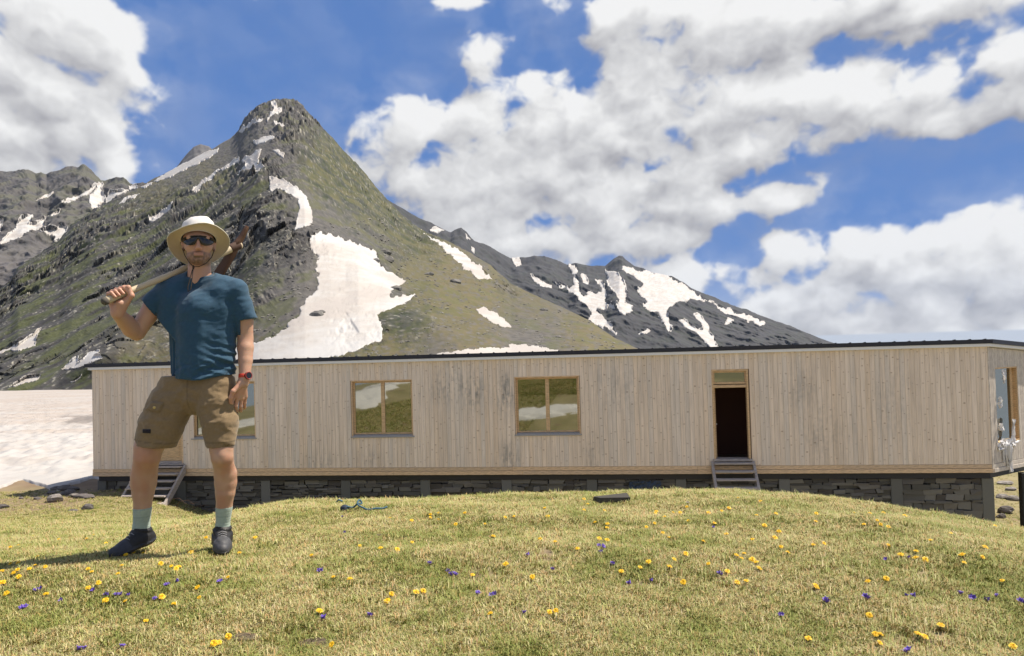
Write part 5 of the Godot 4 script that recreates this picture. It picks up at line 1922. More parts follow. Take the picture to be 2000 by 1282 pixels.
func line_gap(p: Vector3, a: Vector3, b: Vector3) -> float:
	var d := (b - a).normalized()
	var q := p - a
	return (q - d * q.dot(d)).length()

func on_cloth(s: Hull, a: Vector2) -> Vector3:
	# the point of the cloth nearest the viewer on that line
	var best := J(a.x, a.y, 0.0)
	var gap := 1e9
	var dir := (at(a.x, a.y, 1.0) - EYE).normalized()
	for i in s.P.size():
		var q := s.P[i] + stand - EYE
		var t := q.dot(dir)
		var off := (q - dir * t).length_squared()
		if off < 0.0002:
			if t < gap:
				gap = t
				best = s.P[i]
	var line := J(a.x, a.y, best.z * -1.0 - 0.0)
	# slide along the line of sight to the depth that was found
	var k := (best + stand - EYE).dot(dir)
	return EYE + dir * k - stand

func shoe(man: Node3D, which: int):
	var b := []
	var ground := 0.012
	var heel: Vector3
	var ball: Vector3
	var toe: Vector3
	var ankle: Vector3
	if which == 0:
		heel = J(290, 1050, 0.05)
		ball = J(243, 1074, -0.08)
		toe = J(224, 1080, -0.14)
		ankle = J(276, 1036, 0.02)
	else:
		heel = J(433, 1052, 0.07)
		ball = J(434, 1068, -0.08)
		toe = J(434.5, 1074, -0.13)
		ankle = J(434, 1036, 0.03)
	# upper
	b.append(Bone.new(heel, heel + (ball - heel) * 0.45 + Vector3(0, 0.010, 0), 0.036, 0.040, 0.02))
	b.append(Bone.new(heel + (ball - heel) * 0.45 + Vector3(0, 0.010, 0), ball, 0.040, 0.042, 0.03))
	b.append(Bone.new(ball, toe, 0.043, 0.032, 0.03))
	b.append(Bone.new(ankle, heel.lerp(ball, 0.22), 0.046, 0.050, 0.03))
	b.append(Bone.new(ankle + Vector3(0, -0.025, 0), ball.lerp(heel, 0.35) + Vector3(0, 0.020, 0), 0.042, 0.034, 0.03))
	var axis := (toe - heel).normalized()
	var sole_n := axis.cross(Vector3.UP).normalized().cross(axis)
	if sole_n.y < 0.0:
		sole_n = -sole_n
	var low := heel - sole_n * 0.028
	var top := ankle.y + 0.034
	var ax2 := axis
	var sk := Hull.new()
	flesh(sk, b, 0.005, func(p: Vector3, n: Vector3) -> Color:
		var s := (p - low).dot(sole_n)
		var f := (p - heel).dot(ax2) / heel.distance_to(toe)
		var m := n_fine.get_noise_3d(p.x * 60.0, p.y * 60.0, p.z * 60.0)
		if s < 0.016:
			return Color(0.03, 0.03, 0.032)
		if f > 0.66 or s < 0.030:
			return (Color(0.026, 0.03, 0.042) if which == 0 else Color(0.052, 0.053, 0.058)) * (1.0 + 0.3 * m)
		return Color(0.009, 0.009, 0.010) * (1.0 + 0.4 * m),
		func(p: Vector3, d: float) -> float:
			var s := (p - low).dot(sole_n)
			var e := maxf(d + 0.003 * sin(s * 260.0) * float(s < 0.02), -s)
			# folds of the low gaiter round the ankle
			e -= 0.003 * sin(p.y * 190.0 + p.x * 60.0) * smoothstep(0.05, 0.08, s)
			return maxf(e, p.y - top + 0.2 * (p.x - ankle.x)))
	var o := put("shoe", fleshed(sk), M.leather, man)
	# laces
	for k in 3:
		var c := ball.lerp(ankle, 0.18 + 0.13 * k) + sole_n * 0.040
		var side := axis.cross(sole_n).normalized()
		put("lace", tube(PackedVector3Array([c - side * 0.022 - sole_n * 0.006, c + sole_n * 0.003, c + side * 0.022 - sole_n * 0.006]), [0.0028], 6, Color(0.22, 0.22, 0.23)), M.tint, o)

func watch(man: Node3D):
	var a := J(478, 727, -0.012)
	var b := J(477, 742, -0.022)
	var dir := (b - a).normalized()
	var c := J(477.6, 735.5, -0.017)
	var side := dir.cross(Vector3(0, 0, 1)).normalized()
	var fwd := side.cross(dir).normalized()
	if fwd.z < 0:
		fwd = -fwd
	var rows := []
	for k in 5:
		var row := PackedVector3Array()
		var t: float = [-0.010, -0.010, 0.0, 0.010, 0.010][k]
		var r: float = [0.027, 0.0325, 0.033, 0.0325, 0.027][k]
		for i in 28:
			var ang := TAU * i / 28.0
			row.append(c + dir * t + side * cos(ang) * r + fwd * sin(ang) * r)
		rows.append(row)
	var strap := strip(rows, true, Color(0.50, 0.045, 0.022))
	var o := put("watch", fleshed(strap), tinted(0.45), man)
	var out := (fwd * 0.62 + Vector3(1, 0, 0) * 0.78).normalized()
	out = (out - dir * out.dot(dir)).normalized()
	var face := CylinderMesh.new()
	face.top_radius = 0.0185
	face.bottom_radius = 0.020
	face.height = 0.012
	face.radial_segments = 28
	var m := put("watch_face", face, plain(Color(0.008, 0.009, 0.014), 0.12), o, c + out * 0.035)
	m.basis = Basis(dir.cross(out).normalized(), out, dir).orthonormalized()
	var bez := TorusMesh.new()
	bez.inner_radius = 0.0165
	bez.outer_radius = 0.0215
	bez.rings = 28
	bez.ring_segments = 8
	var z := put("bezel", bez, plain(Color(0.30, 0.03, 0.02), 0.4), o, c + out * 0.0395)
	z.basis = m.basis

func hat(man: Node3D, H: Vector3):
	var white := Color(0.60, 0.585, 0.56)
	var cream := Color(0.56, 0.46, 0.355)
	var seg := 64
	var face_to := Basis(Vector3.UP, 0.37)
	var ring_in := func(i: int, k: float) -> Vector3:
		var t := TAU * i / seg
		return Vector3(0.089 * sin(t) * k, 0.030 + 0.036 * cos(t), 0.108 * cos(t) * k - 0.006)
	var ring_out := func(i: int) -> Vector3:
		var t := TAU * i / seg
		var c := cos(t)
		var y := 0.024 + (0.066 * c if c > 0.0 else 0.115 * c) + 0.006 * sin(t * 3.0 + 0.6) + 0.008 * sin(t)
		return Vector3(0.156 * sin(t), y, 0.166 * c - 0.008)
	# crown: tapers a little, then closes in a soft dented top
	var rows := []
	for k in [[1.0, -0.004], [1.0, 0.012], [0.985, 0.038], [0.955, 0.066], [0.88, 0.090], [0.70, 0.104], [0.42, 0.109], [0.18, 0.106], [0.02, 0.105]]:
		var row := PackedVector3Array()
		for i in seg:
			var p: Vector3 = ring_in.call(i, k[0])
			var t := TAU * i / seg
			var soft: float = n_fine.get_noise_3d(p.x * 14.0, k[1] * 16.0, p.z * 14.0) * 0.006 * smoothstep(0.02, 0.09, k[1])
			row.append(H + face_to * Vector3(p.x, lerpf(p.y, 0.034, minf(1.0, k[1] / 0.09) * 0.6) + k[1] + soft + 0.004 * sin(t * 2.0) * smoothstep(0.05, 0.11, k[1]), p.z - 0.24 * k[1]))
		rows.append(row)
	rows.reverse()
	var m := tinted(0.85)
	var o := put("hat", fleshed(strip(rows, true, white)), m, man)
	# stitched band round the crown's foot
	var band := []
	for k in [[1.012, 0.022], [1.022, 0.018], [1.026, 0.006], [1.026, 0.0]]:
		var row := PackedVector3Array()
		for i in seg:
			var p: Vector3 = ring_in.call(i, k[0])
			row.append(H + face_to * Vector3(p.x, p.y + k[1], p.z - 0.24 * k[1]))
		band.append(row)
	put("hat_band", fleshed(strip(band, true, white * 0.93)), m, o)
	# brim: top and underside of different cloth, and a rolled edge
	var upper := []
	var under := []
	for k in 9:
		var f := k / 8.0
		var row := PackedVector3Array()
		var row2 := PackedVector3Array()
		for i in seg:
			var a: Vector3 = ring_in.call(i, 1.0)
			var b: Vector3 = ring_out.call(i)
			var p := a.lerp(b, f)
			p.y += 0.010 * sin(f * PI) + n_fine.get_noise_3d(p.x * 9.0, f, p.z * 9.0) * 0.004 * f
			row.append(H + face_to * p + Vector3(0, 0.0016, 0))
			row2.append(H + face_to * p - Vector3(0, 0.0016, 0))
		upper.append(row)
		under.append(row2)
	upper.reverse()
	put("brim", fleshed(strip(upper, true, white)), m, o)
	var lining := tinted(0.9)
	lining.backlight_enabled = true
	lining.backlight = Color(0.35, 0.30, 0.22)
	put("brim_lining", fleshed(strip(under, true, cream)), lining, o)
	var edge := PackedVector3Array()
	for i in seg + 1:
		edge.append(upper[0][i % seg] - Vector3(0, 0.0016, 0))
	put("brim_edge", tube(edge, [0.0032], 6, Color(0.56, 0.51, 0.42)), m, o)
	# chin cord with its bead, the ends hanging on the chest
	var brown := Color(0.035, 0.020, 0.015)
	var knot := J(377.5, 521.5, -0.098)
	put("chin_cord", tube(PackedVector3Array([J(352.5, 474, -0.01), J(356, 486, -0.045), J(361, 500, -0.07), J(369, 513, -0.09), knot, J(388, 521, -0.09), J(402, 515, -0.065), J(413, 503, -0.04), J(418.5, 488, -0.005)]), [0.0022], 6, brown), M.tint, o)
	put("cord_bead", tube(PackedVector3Array([knot + Vector3(0, 0.008, 0.002), knot, knot - Vector3(0, 0.012, -0.002)]), [0.004, 0.0065, 0.005], 8, brown), M.tint, o)
	put("cord_end", tube(PackedVector3Array([knot, J(374.5, 530, -0.105), J(371, 545, -0.125), J(366.5, 560, -0.140), J(367, 570, -0.146), J(372, 566, -0.147), J(374.5, 550, -0.132), J(376, 534, -0.112), knot]), [0.0022], 6, brown), M.tint, o)

func glasses(man: Node3D, H: Vector3, nod: Basis):
	var rows := []
	var inner := []
	var n := 41
	var topline := PackedVector3Array()
	for j in 7:
		var row := PackedVector3Array()
		var row2 := PackedVector3Array()
		for i in n:
			var u := -1.0 + 2.0 * i / (n - 1.0)
			var ph := u * deg_to_rad(66.0)
			var top := 0.031 - 0.006 * u * u
			var bot := -0.014 + 0.030 * exp(-u * u / 0.012) + 0.020 * pow(absf(u), 5.0) - 0.004 * exp(-pow(absf(u) - 0.42, 2.0) / 0.05)
			var y := lerpf(bot, top, j / 6.0)
			var bulge := 0.004 * sin(j / 6.0 * PI)
			var p := Vector3((0.083 + bulge) * sin(ph), y, (0.106 + bulge) * cos(ph) - 0.002)
			row.append(H + nod * p)
			row2.append(H + nod * (p - Vector3(0.003 * sin(ph), 0, 0.003 * cos(ph))))
			if j == 6:
				topline.append(H + nod * p)
		rows.append(row)
		inner.append(row2)
	inner.reverse()
	var g := put("sunglasses", fleshed(strip(rows + inner, false, Color(0.008, 0.009, 0.012))), M.lens, man)
	var fr := PackedVector3Array([H + nod * Vector3(-0.082, 0.012, -0.012), H + nod * Vector3(-0.083, 0.020, 0.02)])
	fr.append_array(topline)
	fr.append_array(PackedVector3Array([H + nod * Vector3(0.083, 0.020, 0.02), H + nod * Vector3(0.082, 0.012, -0.012)]))
	put("glasses_frame", tube(fr, [0.0034], 8, Color(0.010, 0.010, 0.011)), M.leather, g)

func build_pickaxe():
	var butt: Vector3 = grip[0]
	var end: Vector3 = grip[1]
	var t := thing("pickaxe", "rusty pickaxe with long pale wooden handle resting on the man's shoulder", "pickaxe", stand + butt)
	end -= butt
	var u := end.normalized()
	var L := end.length() + 0.035
	var path := PackedVector3Array()
	var rad := []
	for i in 25:
		var f := i / 24.0
		path.append(u * L * f + Vector3(0, -0.006 * sin(f * PI), 0))
		rad.append(0.0165 + 0.0035 * smoothstep(0.10, 0.0, f) + 0.008 * smoothstep(0.55, 1.0, f) + 0.0006 * sin(f * 40.0))
	put("handle", tube(path, rad, 14, Color(0.50, 0.415, 0.275)), M.handle, t)
	# the worn dark grip end
	put("grip_end", tube(PackedVector3Array([u * -0.012, u * -0.004, u * 0.014]), [0.012, 0.0205, 0.0208], 14, Color(0.075, 0.070, 0.055)), M.tint, t)
	# head: an eye round the handle, a narrow pick above and a broad adze below
	var rust := Color(0.075, 0.036, 0.022)
	var at_eye := end
	var spike: Vector3 = J(483, 442, 0.32) - grip[0]
	var blade: Vector3 = J(424, 540, 0.28) - grip[0]
	var a: Vector3 = (spike - at_eye).normalized()
	var side := u.cross(a).normalized()
	var sweep := func(dirs: Array) -> Hull:
		# dirs: [centre, half width along side, half thickness along handle]
		var rows := []
		for k in dirs.size():
			var c: Vector3 = dirs[k][0]
			var ahead: Vector3 = (dirs[mini(k + 1, dirs.size() - 1)][0] - dirs[maxi(k - 1, 0)][0]).normalized()
			var thick: Vector3 = side.cross(ahead).normalized()
			var w: float = dirs[k][1]
			var h: float = dirs[k][2]
			var row := PackedVector3Array()
			for c2 in [[-1, -0.7], [-0.8, -1], [0.8, -1], [1, -0.7], [1, 0.7], [0.8, 1], [-0.8, 1], [-1, 0.7]]:
				row.append(c + side * c2[0] * w + thick * c2[1] * h + Vector3(1, 1, 1) * n_fine.get_noise_3d(c.x * 40.0 + c2[0], c.y * 40.0 + c2[1], 3.0) * 0.002)
			rows.append(row)
		var last := PackedVector3Array()
		var tip := Vector3.ZERO
		for p in rows[-1]:
			tip += p / 8.0
		for i in 8:
			last.append(tip)
		rows.append(last)
		var first := PackedVector3Array()
		var root_ := Vector3.ZERO
		for p in rows[0]:
			root_ += p / 8.0
		for i in 8:
			first.append(root_)
		rows.push_front(first)
		var s := strip(rows, true, rust)
		for i in s.C.size():
			var q := s.P[i]
			s.C[i] = rust.lerp(Color(0.13, 0.066, 0.034), clampf(0.5 + n_fine.get_noise_3d(q.x * 30.0, q.y * 30.0, q.z * 30.0), 0.0, 1.0))
		return s
	var mid_up := at_eye.lerp(spike, 0.5) + u * 0.008
	put("pick_spike", fleshed(sweep.call([[at_eye, 0.019, 0.020], [at_eye.lerp(mid_up, 0.5) + u * 0.004, 0.016, 0.0165], [mid_up, 0.0135, 0.014], [mid_up.lerp(spike, 0.6), 0.011, 0.012], [spike, 0.008, 0.0085]])), M.rust, t)
	var mid_dn := at_eye.lerp(blade, 0.5) + u * 0.006
	put("adze_blade", fleshed(sweep.call([[at_eye, 0.020, 0.020], [at_eye.lerp(mid_dn, 0.5) + u * 0.003, 0.026, 0.017], [mid_dn, 0.029, 0.014], [mid_dn.lerp(blade, 0.6), 0.034, 0.010], [blade, 0.038, 0.004]])), M.rust, t)
	put("eye", tube(PackedVector3Array([at_eye - u * 0.040, at_eye - u * 0.034, at_eye + u * 0.026, at_eye + u * 0.030]), [0.023, 0.0265, 0.027, 0.024], 14, rust * 0.8), M.rust, t)

const YELLOW := [35, 1074, 19, 1078, 64, 1053, 114, 1061, 169, 1060, 182, 1052, 202, 1053, 207, 1070, 72, 1098, 20, 1112, 35, 1110, 68, 1115, 88, 1118, 57, 1122, 34, 1124, 26, 1130, 36, 1138, 4, 1126, 5, 1149, 12, 1171, 172, 1122, 179, 1128, 230, 1132, 192, 1150, 245, 1094, 260, 1089, 279, 1091, 314, 1112, 334, 1117, 349, 1118, 344, 1122, 402, 1059, 372, 1089, 419, 1086, 468, 1090, 445, 1139, 206, 1185, 244, 1187, 90, 1172, 172, 1160, 316, 1178, 385, 1160, 340, 1192, 285, 1226, 446, 1258, 428, 1270, 418, 1272, 498, 1059, 389, 1180, 238, 1115, 236, 1054, 651, 1139, 683, 1143, 608, 1095, 703, 1076, 743, 1081, 776, 1084, 805, 1069, 804, 1025, 841, 1013, 841, 1019, 857, 1023, 857, 1010, 890, 1033, 908, 1010, 947, 1032, 964, 1057, 988, 1113, 923, 1135, 958, 1212, 624, 1207, 648, 1274, 765, 1173, 827, 1167, 813, 1169, 1074, 1209, 1084, 1068, 1055, 1063, 1070, 1017, 1004, 1017, 987, 1019, 1064, 1000, 1040, 1139, 1086, 1207, 761, 1020, 756, 1187, 1516, 1012, 1595, 1012, 1669, 1010, 1700, 1012, 1726, 1010, 1768, 1016, 1714, 1026, 1721, 1034, 1736, 1039, 1688, 1034, 1594, 1028, 1589, 1075, 1610, 1072, 1526, 1079, 1539, 1090, 1736, 1076, 1790, 1088, 1760, 1095, 1789, 1101, 1808, 1105, 1858, 1052, 1880, 1095, 1884, 1111, 1925, 1080, 1920, 1100, 1696, 1148, 1732, 1143, 1958, 1147, 1594, 1158, 1699, 1216, 1839, 1236, 1711, 1254, 1720, 1254, 1794, 1254, 1807, 1259, 1719, 1271, 1980, 1278, 1580, 1262, 1522, 1048, 1514, 1061, 1945, 1036, 1818, 1066, 1141, 982, 1148, 992, 1141, 1004, 1181, 1005, 1282, 1007, 1280, 1011, 1315, 1009, 1329, 1010, 1298, 1018, 1162, 1029, 1187, 1032, 1186, 1040, 1279, 1031, 1263, 1039, 1295, 1051, 1342, 998, 1345, 1026, 1396, 1031, 1494, 1036, 1419, 1053, 1374, 1068, 1470, 1064, 1340, 1093, 1317, 1104, 1267, 1109, 1251, 1120, 1308, 1119, 1384, 1113, 1439, 1096, 1454, 1092, 1449, 1102, 1470, 1104, 1477, 1110, 1421, 1128, 1483, 1122, 1335, 1150, 1458, 1147, 1440, 1150, 1171, 1062, 1186, 1065, 1485, 987, 1424, 1001, 1478, 1015, 1442, 980, 1464, 970, 1410, 1006, 1384, 1010, 1214, 1128, 1308, 1060, 1128, 1082]
const VIOLET := [229, 1172, 250, 1172, 205, 1172, 45, 1196, 118, 1182, 161, 1278, 240, 1275, 301, 1180, 72, 1162, 346, 1144, 429, 1145, 180, 1165, 325, 1152, 875, 1124, 880, 1131, 887, 1132, 1028, 1093, 1079, 1121, 936, 1170, 962, 1173, 1024, 1207, 723, 1212, 629, 1218, 839, 1109, 668, 1016, 625, 1123, 673, 1047, 1614, 1184, 1693, 1177, 1772, 1174, 1782, 1175, 1880, 1170, 1900, 1178, 1945, 1174, 1995, 1186, 1526, 1212, 1934, 1182, 1778, 1098, 1771, 1281, 1730, 1102, 1226, 1150, 1270, 1144, 1171, 1076, 1182, 1078, 1174, 1086, 1198, 1110, 1344, 989, 1394, 1039, 1406, 1130]

# ---------------------------------------------------------------- small things in and round the meadow

func build_small_things():
	var slate := Shape.new()
	slate.tone = Color(0.040, 0.036, 0.028)
	slate.block([Vector3(-0.16, 0, -0.11), Vector3(0.15, 0, -0.10), Vector3(0.165, 0, 0.09), Vector3(-0.12, 0.015, 0.10), Vector3(-0.15, 0.055, -0.10), Vector3(0.15, 0.085, -0.10), Vector3(0.16, 0.080, 0.08), Vector3(-0.10, 0.082, 0.085)])
	var sl := put("slate_block", slate.done(), M.tint, self, on_ground(1194, 985) + Vector3(0, -0.004, 0))
	sl.rotation.y = -0.05
	sl.scale = Vector3(0.88, 0.85, 0.88)
	tag(sl, "dark slab-like stone block lying on the meadow's brow right of centre", "stone block")
	for i in 9:
		var sp := put("lichen_spot", stone_mesh(700 + i, 0.3, Color(0.13, 0.13, 0.10)), M.tint, sl, Vector3(rng.randf_range(-0.06, 0.13), rng.randf_range(0.02, 0.065), 0.083))
		sp.scale = Vector3(rng.randf_range(0.012, 0.035), rng.randf_range(0.006, 0.016), 0.008)
	# blue cord left lying in the grass
	var cp := on_ground(675, 1001)
	var cord := PackedVector3Array()
	var r := RandomNumberGenerator.new()
	r.seed = 5
	for q in [[-0.02, 0.03, 0.0], [0.02, 0.045, 0.02], [0.05, 0.03, -0.02], [0.09, 0.06, 0.0], [0.115, 0.055, -0.03], [0.10, 0.085, -0.02], [0.095, 0.06, 0.02], [0.14, 0.035, 0.03], [0.18, 0.025, 0.05], [0.23, 0.03, 0.04], [0.28, 0.025, 0.02], [0.31, 0.032, 0.0]]:
		cord.append(Vector3(q[0], q[1], q[2]))
	var fine := PackedVector3Array()
	var cv := Curve3D.new()
	for i in cord.size():
		var tg := (cord[mini(i + 1, cord.size() - 1)] - cord[maxi(i - 1, 0)]) * 0.2
		cv.add_point(cord[i], -tg, tg)
	cv.bake_interval = 0.012
	fine = cv.get_baked_points()
	var co := thing("blue_cord", "tangled piece of blue cord lying in the grass left of centre", "cord", cp)
	put("strand", tube(fine, [0.007], 6, Color(0.05, 0.12, 0.17)), M.tint, co)
	var knot := put("knot", stone_mesh(91, 0.2, Color(0.022, 0.035, 0.055)), M.tint, co, Vector3(-0.005, 0.03, 0.01))
	knot.scale = Vector3(0.07, 0.06, 0.06)
	var bit := put("cord_scrap", tube(PackedVector3Array([Vector3(-0.03, 0.02, 0), Vector3(0.0, 0.045, 0), Vector3(0.035, 0.03, 0.01)]), [0.008], 6, Color(0.06, 0.13, 0.19)), M.tint, self, on_ground(662, 986))
	tag(bit, "short scrap of blue cord in the grass just behind the tangled one", "cord")
	# clods of bare earth
	for q in [[1085, 979, 0.16, "brown clod of bare earth on the meadow's brow right of the middle"], [745, 1051, 0.14, "brown earth clod in the grass in front of the blue cord"], [612, 1258, 0.16, "brown clod of dry earth at the bottom edge of the picture"], [480, 1250, 0.14, "patch of dry brown earth clod near the bottom left yellow flowers"]]:
		var o := put("earth_clod", stone_mesh(int(q[0]), 0.3, Color(0.10, 0.075, 0.045)), M.tint, self, on_ground(q[0], q[1]))
		o.scale = Vector3(q[2], 0.045, q[2] * 0.6)
		tag(o, q[3], "earth clod")
	# pale flat stones at the wall's foot and the heap of rubble by the snow
	var flat := [[572, 978, 0.34, 0.10, "pale flat stone at the meadow's edge below the left part of the building"], [560, 980, 0.22, 0.07, "smaller pale stone left of the flat one below the building"], [1238, 958, 0.26, 0.07, "whitish flat stone on the brow in front of the foundation near the steps"],
		[110, 957, 0.5, 0.16, "dark rubble stone at the back left of the heap by the snow"], [127, 957, 0.55, 0.20, "big dark rubble stone at the back of the heap by the snow"], [142, 958, 0.5, 0.18, "dark rubble stone at the back right of the heap by the snow"], [130, 966, 0.55, 0.15, "flat rubble stone in the middle of the heap by the snow"], [110, 979, 0.62, 0.26, "pale angular stone at the front of the heap by the snow"], [148, 971, 0.5, 0.16, "pinkish flat stone right of the middle of the rubble heap"],
		[118, 968, 0.4, 0.14, "dark stone left of the middle of the rubble heap"], [160, 972, 0.55, 0.14, "long flat stone at the right of the rubble heap"], [172, 974, 0.45, 0.16, "stone at the right end of the rubble heap next to the building"], [140, 1000, 0.36, 0.12, "small stone in the grass left of the wooden steps"], [170, 997, 0.36, 0.28, "upright stone in the grass at the building's left corner"], [73, 976, 0.30, 0.10, "small pale stone on the brown earth left of the rubble heap"], [40, 975, 0.18, 0.09, "little dark stone on the brown earth far left"], [5, 993, 0.5, 0.16, "grey stone cut off by the left picture edge"], [100, 965, 0.35, 0.12, "dark stone at the left end of the rubble heap"], [1963, 946, 0.7, 0.20, "grey flat stone in the gap under the bay, farthest back"], [1975, 958, 0.5, 0.16, "small grey stone in the gap under the bay, right of the far flat one"], [1958, 974, 0.55, 0.2, "stone in the gap beside the corner pier under the bay"], [1980, 978, 0.5, 0.22, "stone beside the dark post under the bay"], [1966, 1003, 0.6, 0.3, "large dark stone at the foot of the gap between pier and post"], [1955, 1012, 0.35, 0.2, "small dark stone at the foot of the corner pier"],
		[136, 962, 0.45, 0.12, "slab leaning on the big dark stone in the rubble heap"]]
	for q in flat:
		var p := on_ground(q[0], q[1])
		var pale: bool = (q[0] > 200 and q[1] < 1000) or q[4].begins_with("pale") or q[4].begins_with("pink")
		var o := put("stone", stone_mesh(int(q[0] * 7 + q[1]), 0.40, Color(0.21, 0.19, 0.172) if pale else Color(0.11, 0.098, 0.094)), M.tint, self, p + Vector3(0, q[3] * 0.25, 0))
		o.basis = Basis.from_euler(Vector3(r.randf_range(-0.2, 0.25), r.randf() * 6.0, r.randf_range(-0.2, 0.2))).scaled(Vector3(q[2] * 0.95, q[3] * 1.15, q[2] * 0.65))
		tag(o, q[4], "stone", "loose stones round the building")
	# blue tarpaulin scrap tucked against the foundation
	var rows := []
	for j in 9:
		var row := PackedVector3Array()
		for i in 22:
			var x := i / 21.0 * 0.9
			var y := 0.25 - j / 8.0 * 0.30
			row.append(Vector3(x, y + n_fine.get_noise_2d(x * 9.0, j * 0.8) * 0.04, 0.06 * j / 8.0 + n_fine.get_noise_2d(x * 12.0 + 9.0, y * 14.0) * 0.06))
		rows.append(row)
	var tarp := put("tarpaulin", fleshed(strip(rows, false, Color(0.012, 0.030, 0.055))), tinted(0.4))
	tarp.transform = frame_of * Transform3D(Basis(), Vector3(16.85, -0.46, -0.02))
	tag(tarp, "crumpled dark blue tarpaulin against the foundation left of the door steps", "tarpaulin")
	# dry twigs beside the lower end of the left steps
	for k in 5:
		var p := frame_of * Vector3(3.35 + 0.12 * k, 0, 1.25 - 0.2 * k)
		p.y = rough_height(p.x, p.z)
		var b := put("twig", tube(PackedVector3Array([p, p + Vector3(0.12 + 0.05 * k, 0.22 - 0.03 * k, 0.05), p + Vector3(0.38 + 0.04 * k, 0.26 - 0.03 * k, 0.1), p + Vector3(0.6, 0.08 + 0.02 * k, 0.12)]), [0.011, 0.008, 0.006, 0.004], 5, Color(0.11, 0.07, 0.045)), M.tint)
		tag(b, "thin dry brown twig beside the foot of the weathered left steps", "twig", "dry twigs by the left steps")
	# torn white film hanging from the bay window
	var film := thing("plastic_film", "torn white plastic film hanging from the bay window at the right edge", "plastic film")
	film.transform = frame_of * Transform3D(Basis(Vector3.UP, 0.66), Vector3(LONG, 0, 0))
	var fm := tinted(0.35)
	fm.backlight_enabled = true
	fm.backlight = Color(0.7, 0.7, 0.7)
	for q in [[0.30, 0.80, 0.28, 0.22, 0.0, "bunch"], [0.62, 0.86, 0.55, 0.26, -0.35, "bunch"], [0.75, 0.80, 0.20, 0.85, 0.05, "tail"], [0.50, 0.72, 0.10, 0.62, 0.22, "tail"], [0.42, 0.70, 0.06, 0.45, 0.1, "tail"], [1.02, 1.35, 0.16, 0.65, -0.12, "tail"], [0.36, 2.0, 0.16, 0.28, 0.1, "scrap"], [0.62, 2.72, 0.18, 0.34, 0.05, "scrap"], [0.36, 1.28, 0.28, 0.18, 0.2, "scrap"], [0.95, 0.74, 0.5, 0.12, -0.5, "bunch"]]:
		var rs := []
		for j in 13:
			var row := PackedVector3Array()
			var t := j / 12.0
			for i in 11:
				var s := i / 10.0 - 0.5
				var wid: float = q[2] * (1.0 - 0.45 * t + 0.25 * sin(t * 7.0 + q[0] * 9.0))
				row.append(Vector3(q[0] + s * wid + q[4] * t * q[3], q[1] - t * q[3] + n_fine.get_noise_2d(s * 3.0 + q[0] * 20.0, t * 2.0) * 0.05, 0.06 + 0.025 * sin(s * 11.0 + t * 4.0 + q[1] * 4.0) + n_fine.get_noise_2d(s * 3.0, t * 2.0 + q[0] * 30.0) * 0.05))
			rs.append(row)
		put("film_" + q[5], fleshed(strip(rs, false, Color(0.74, 0.74, 0.76))), fm, film)
	# old snow in the hollows on the far side of the knoll and the gully to the left
	drift(Vector2(-1.6, -12.6), Vector2(1.9, 0.62), 0.35, "snow remnant lying in the hollow behind the meadow's brow, mirrored in the window", 3)
	drift(Vector2(-12.2, -10.0), Vector2(2.6, 2.2), -0.3, "snow drift in the gully left of the meadow, mirrored in the window", 9)
	drift(Vector2(-10.6, -7.2), Vector2(1.6, 0.7), 0.2, "small snow remnant left of the meadow, mirrored low in the window", 12)
	drift(Vector2(-15.8, -13.5), Vector2(2.6, 1.1), 0.1, "snow drift at the far left below the meadow, mirrored in the window behind the man", 15)

func drift(c: Vector2, size: Vector2, turn: float, label: String, s: int):
	var P := PackedVector3Array()
	var C := PackedColorArray()
	var n := 44
	for u in n:
		for v in n:
			var a := Vector2(u, v) / (n - 1.0) * 2.4 - Vector2(1.2, 1.2)
			var q := (a * size).rotated(turn) + c
			var edge := a.length() + n_fine.get_noise_2d(a.x * 1.1 + s * 7.0, a.y * 1.1) * 0.42
			P.append(Vector3(q.x, rough_height(q.x, q.y) + 0.16 * clampf((1.0 - edge) * 3.0, -1.0, 1.0) + n_fine.get_noise_2d(q.x * 2.0, q.y * 2.0) * 0.02, q.y))
			C.append(Color(0.54, 0.52, 0.50))
	var o := put("snow_patch", grid_mesh(P, C, n, n), M.snow)
	tag(o, label, "snow patch", "snow remnants beside the meadow")

# ---------------------------------------------------------------- flowers and grass

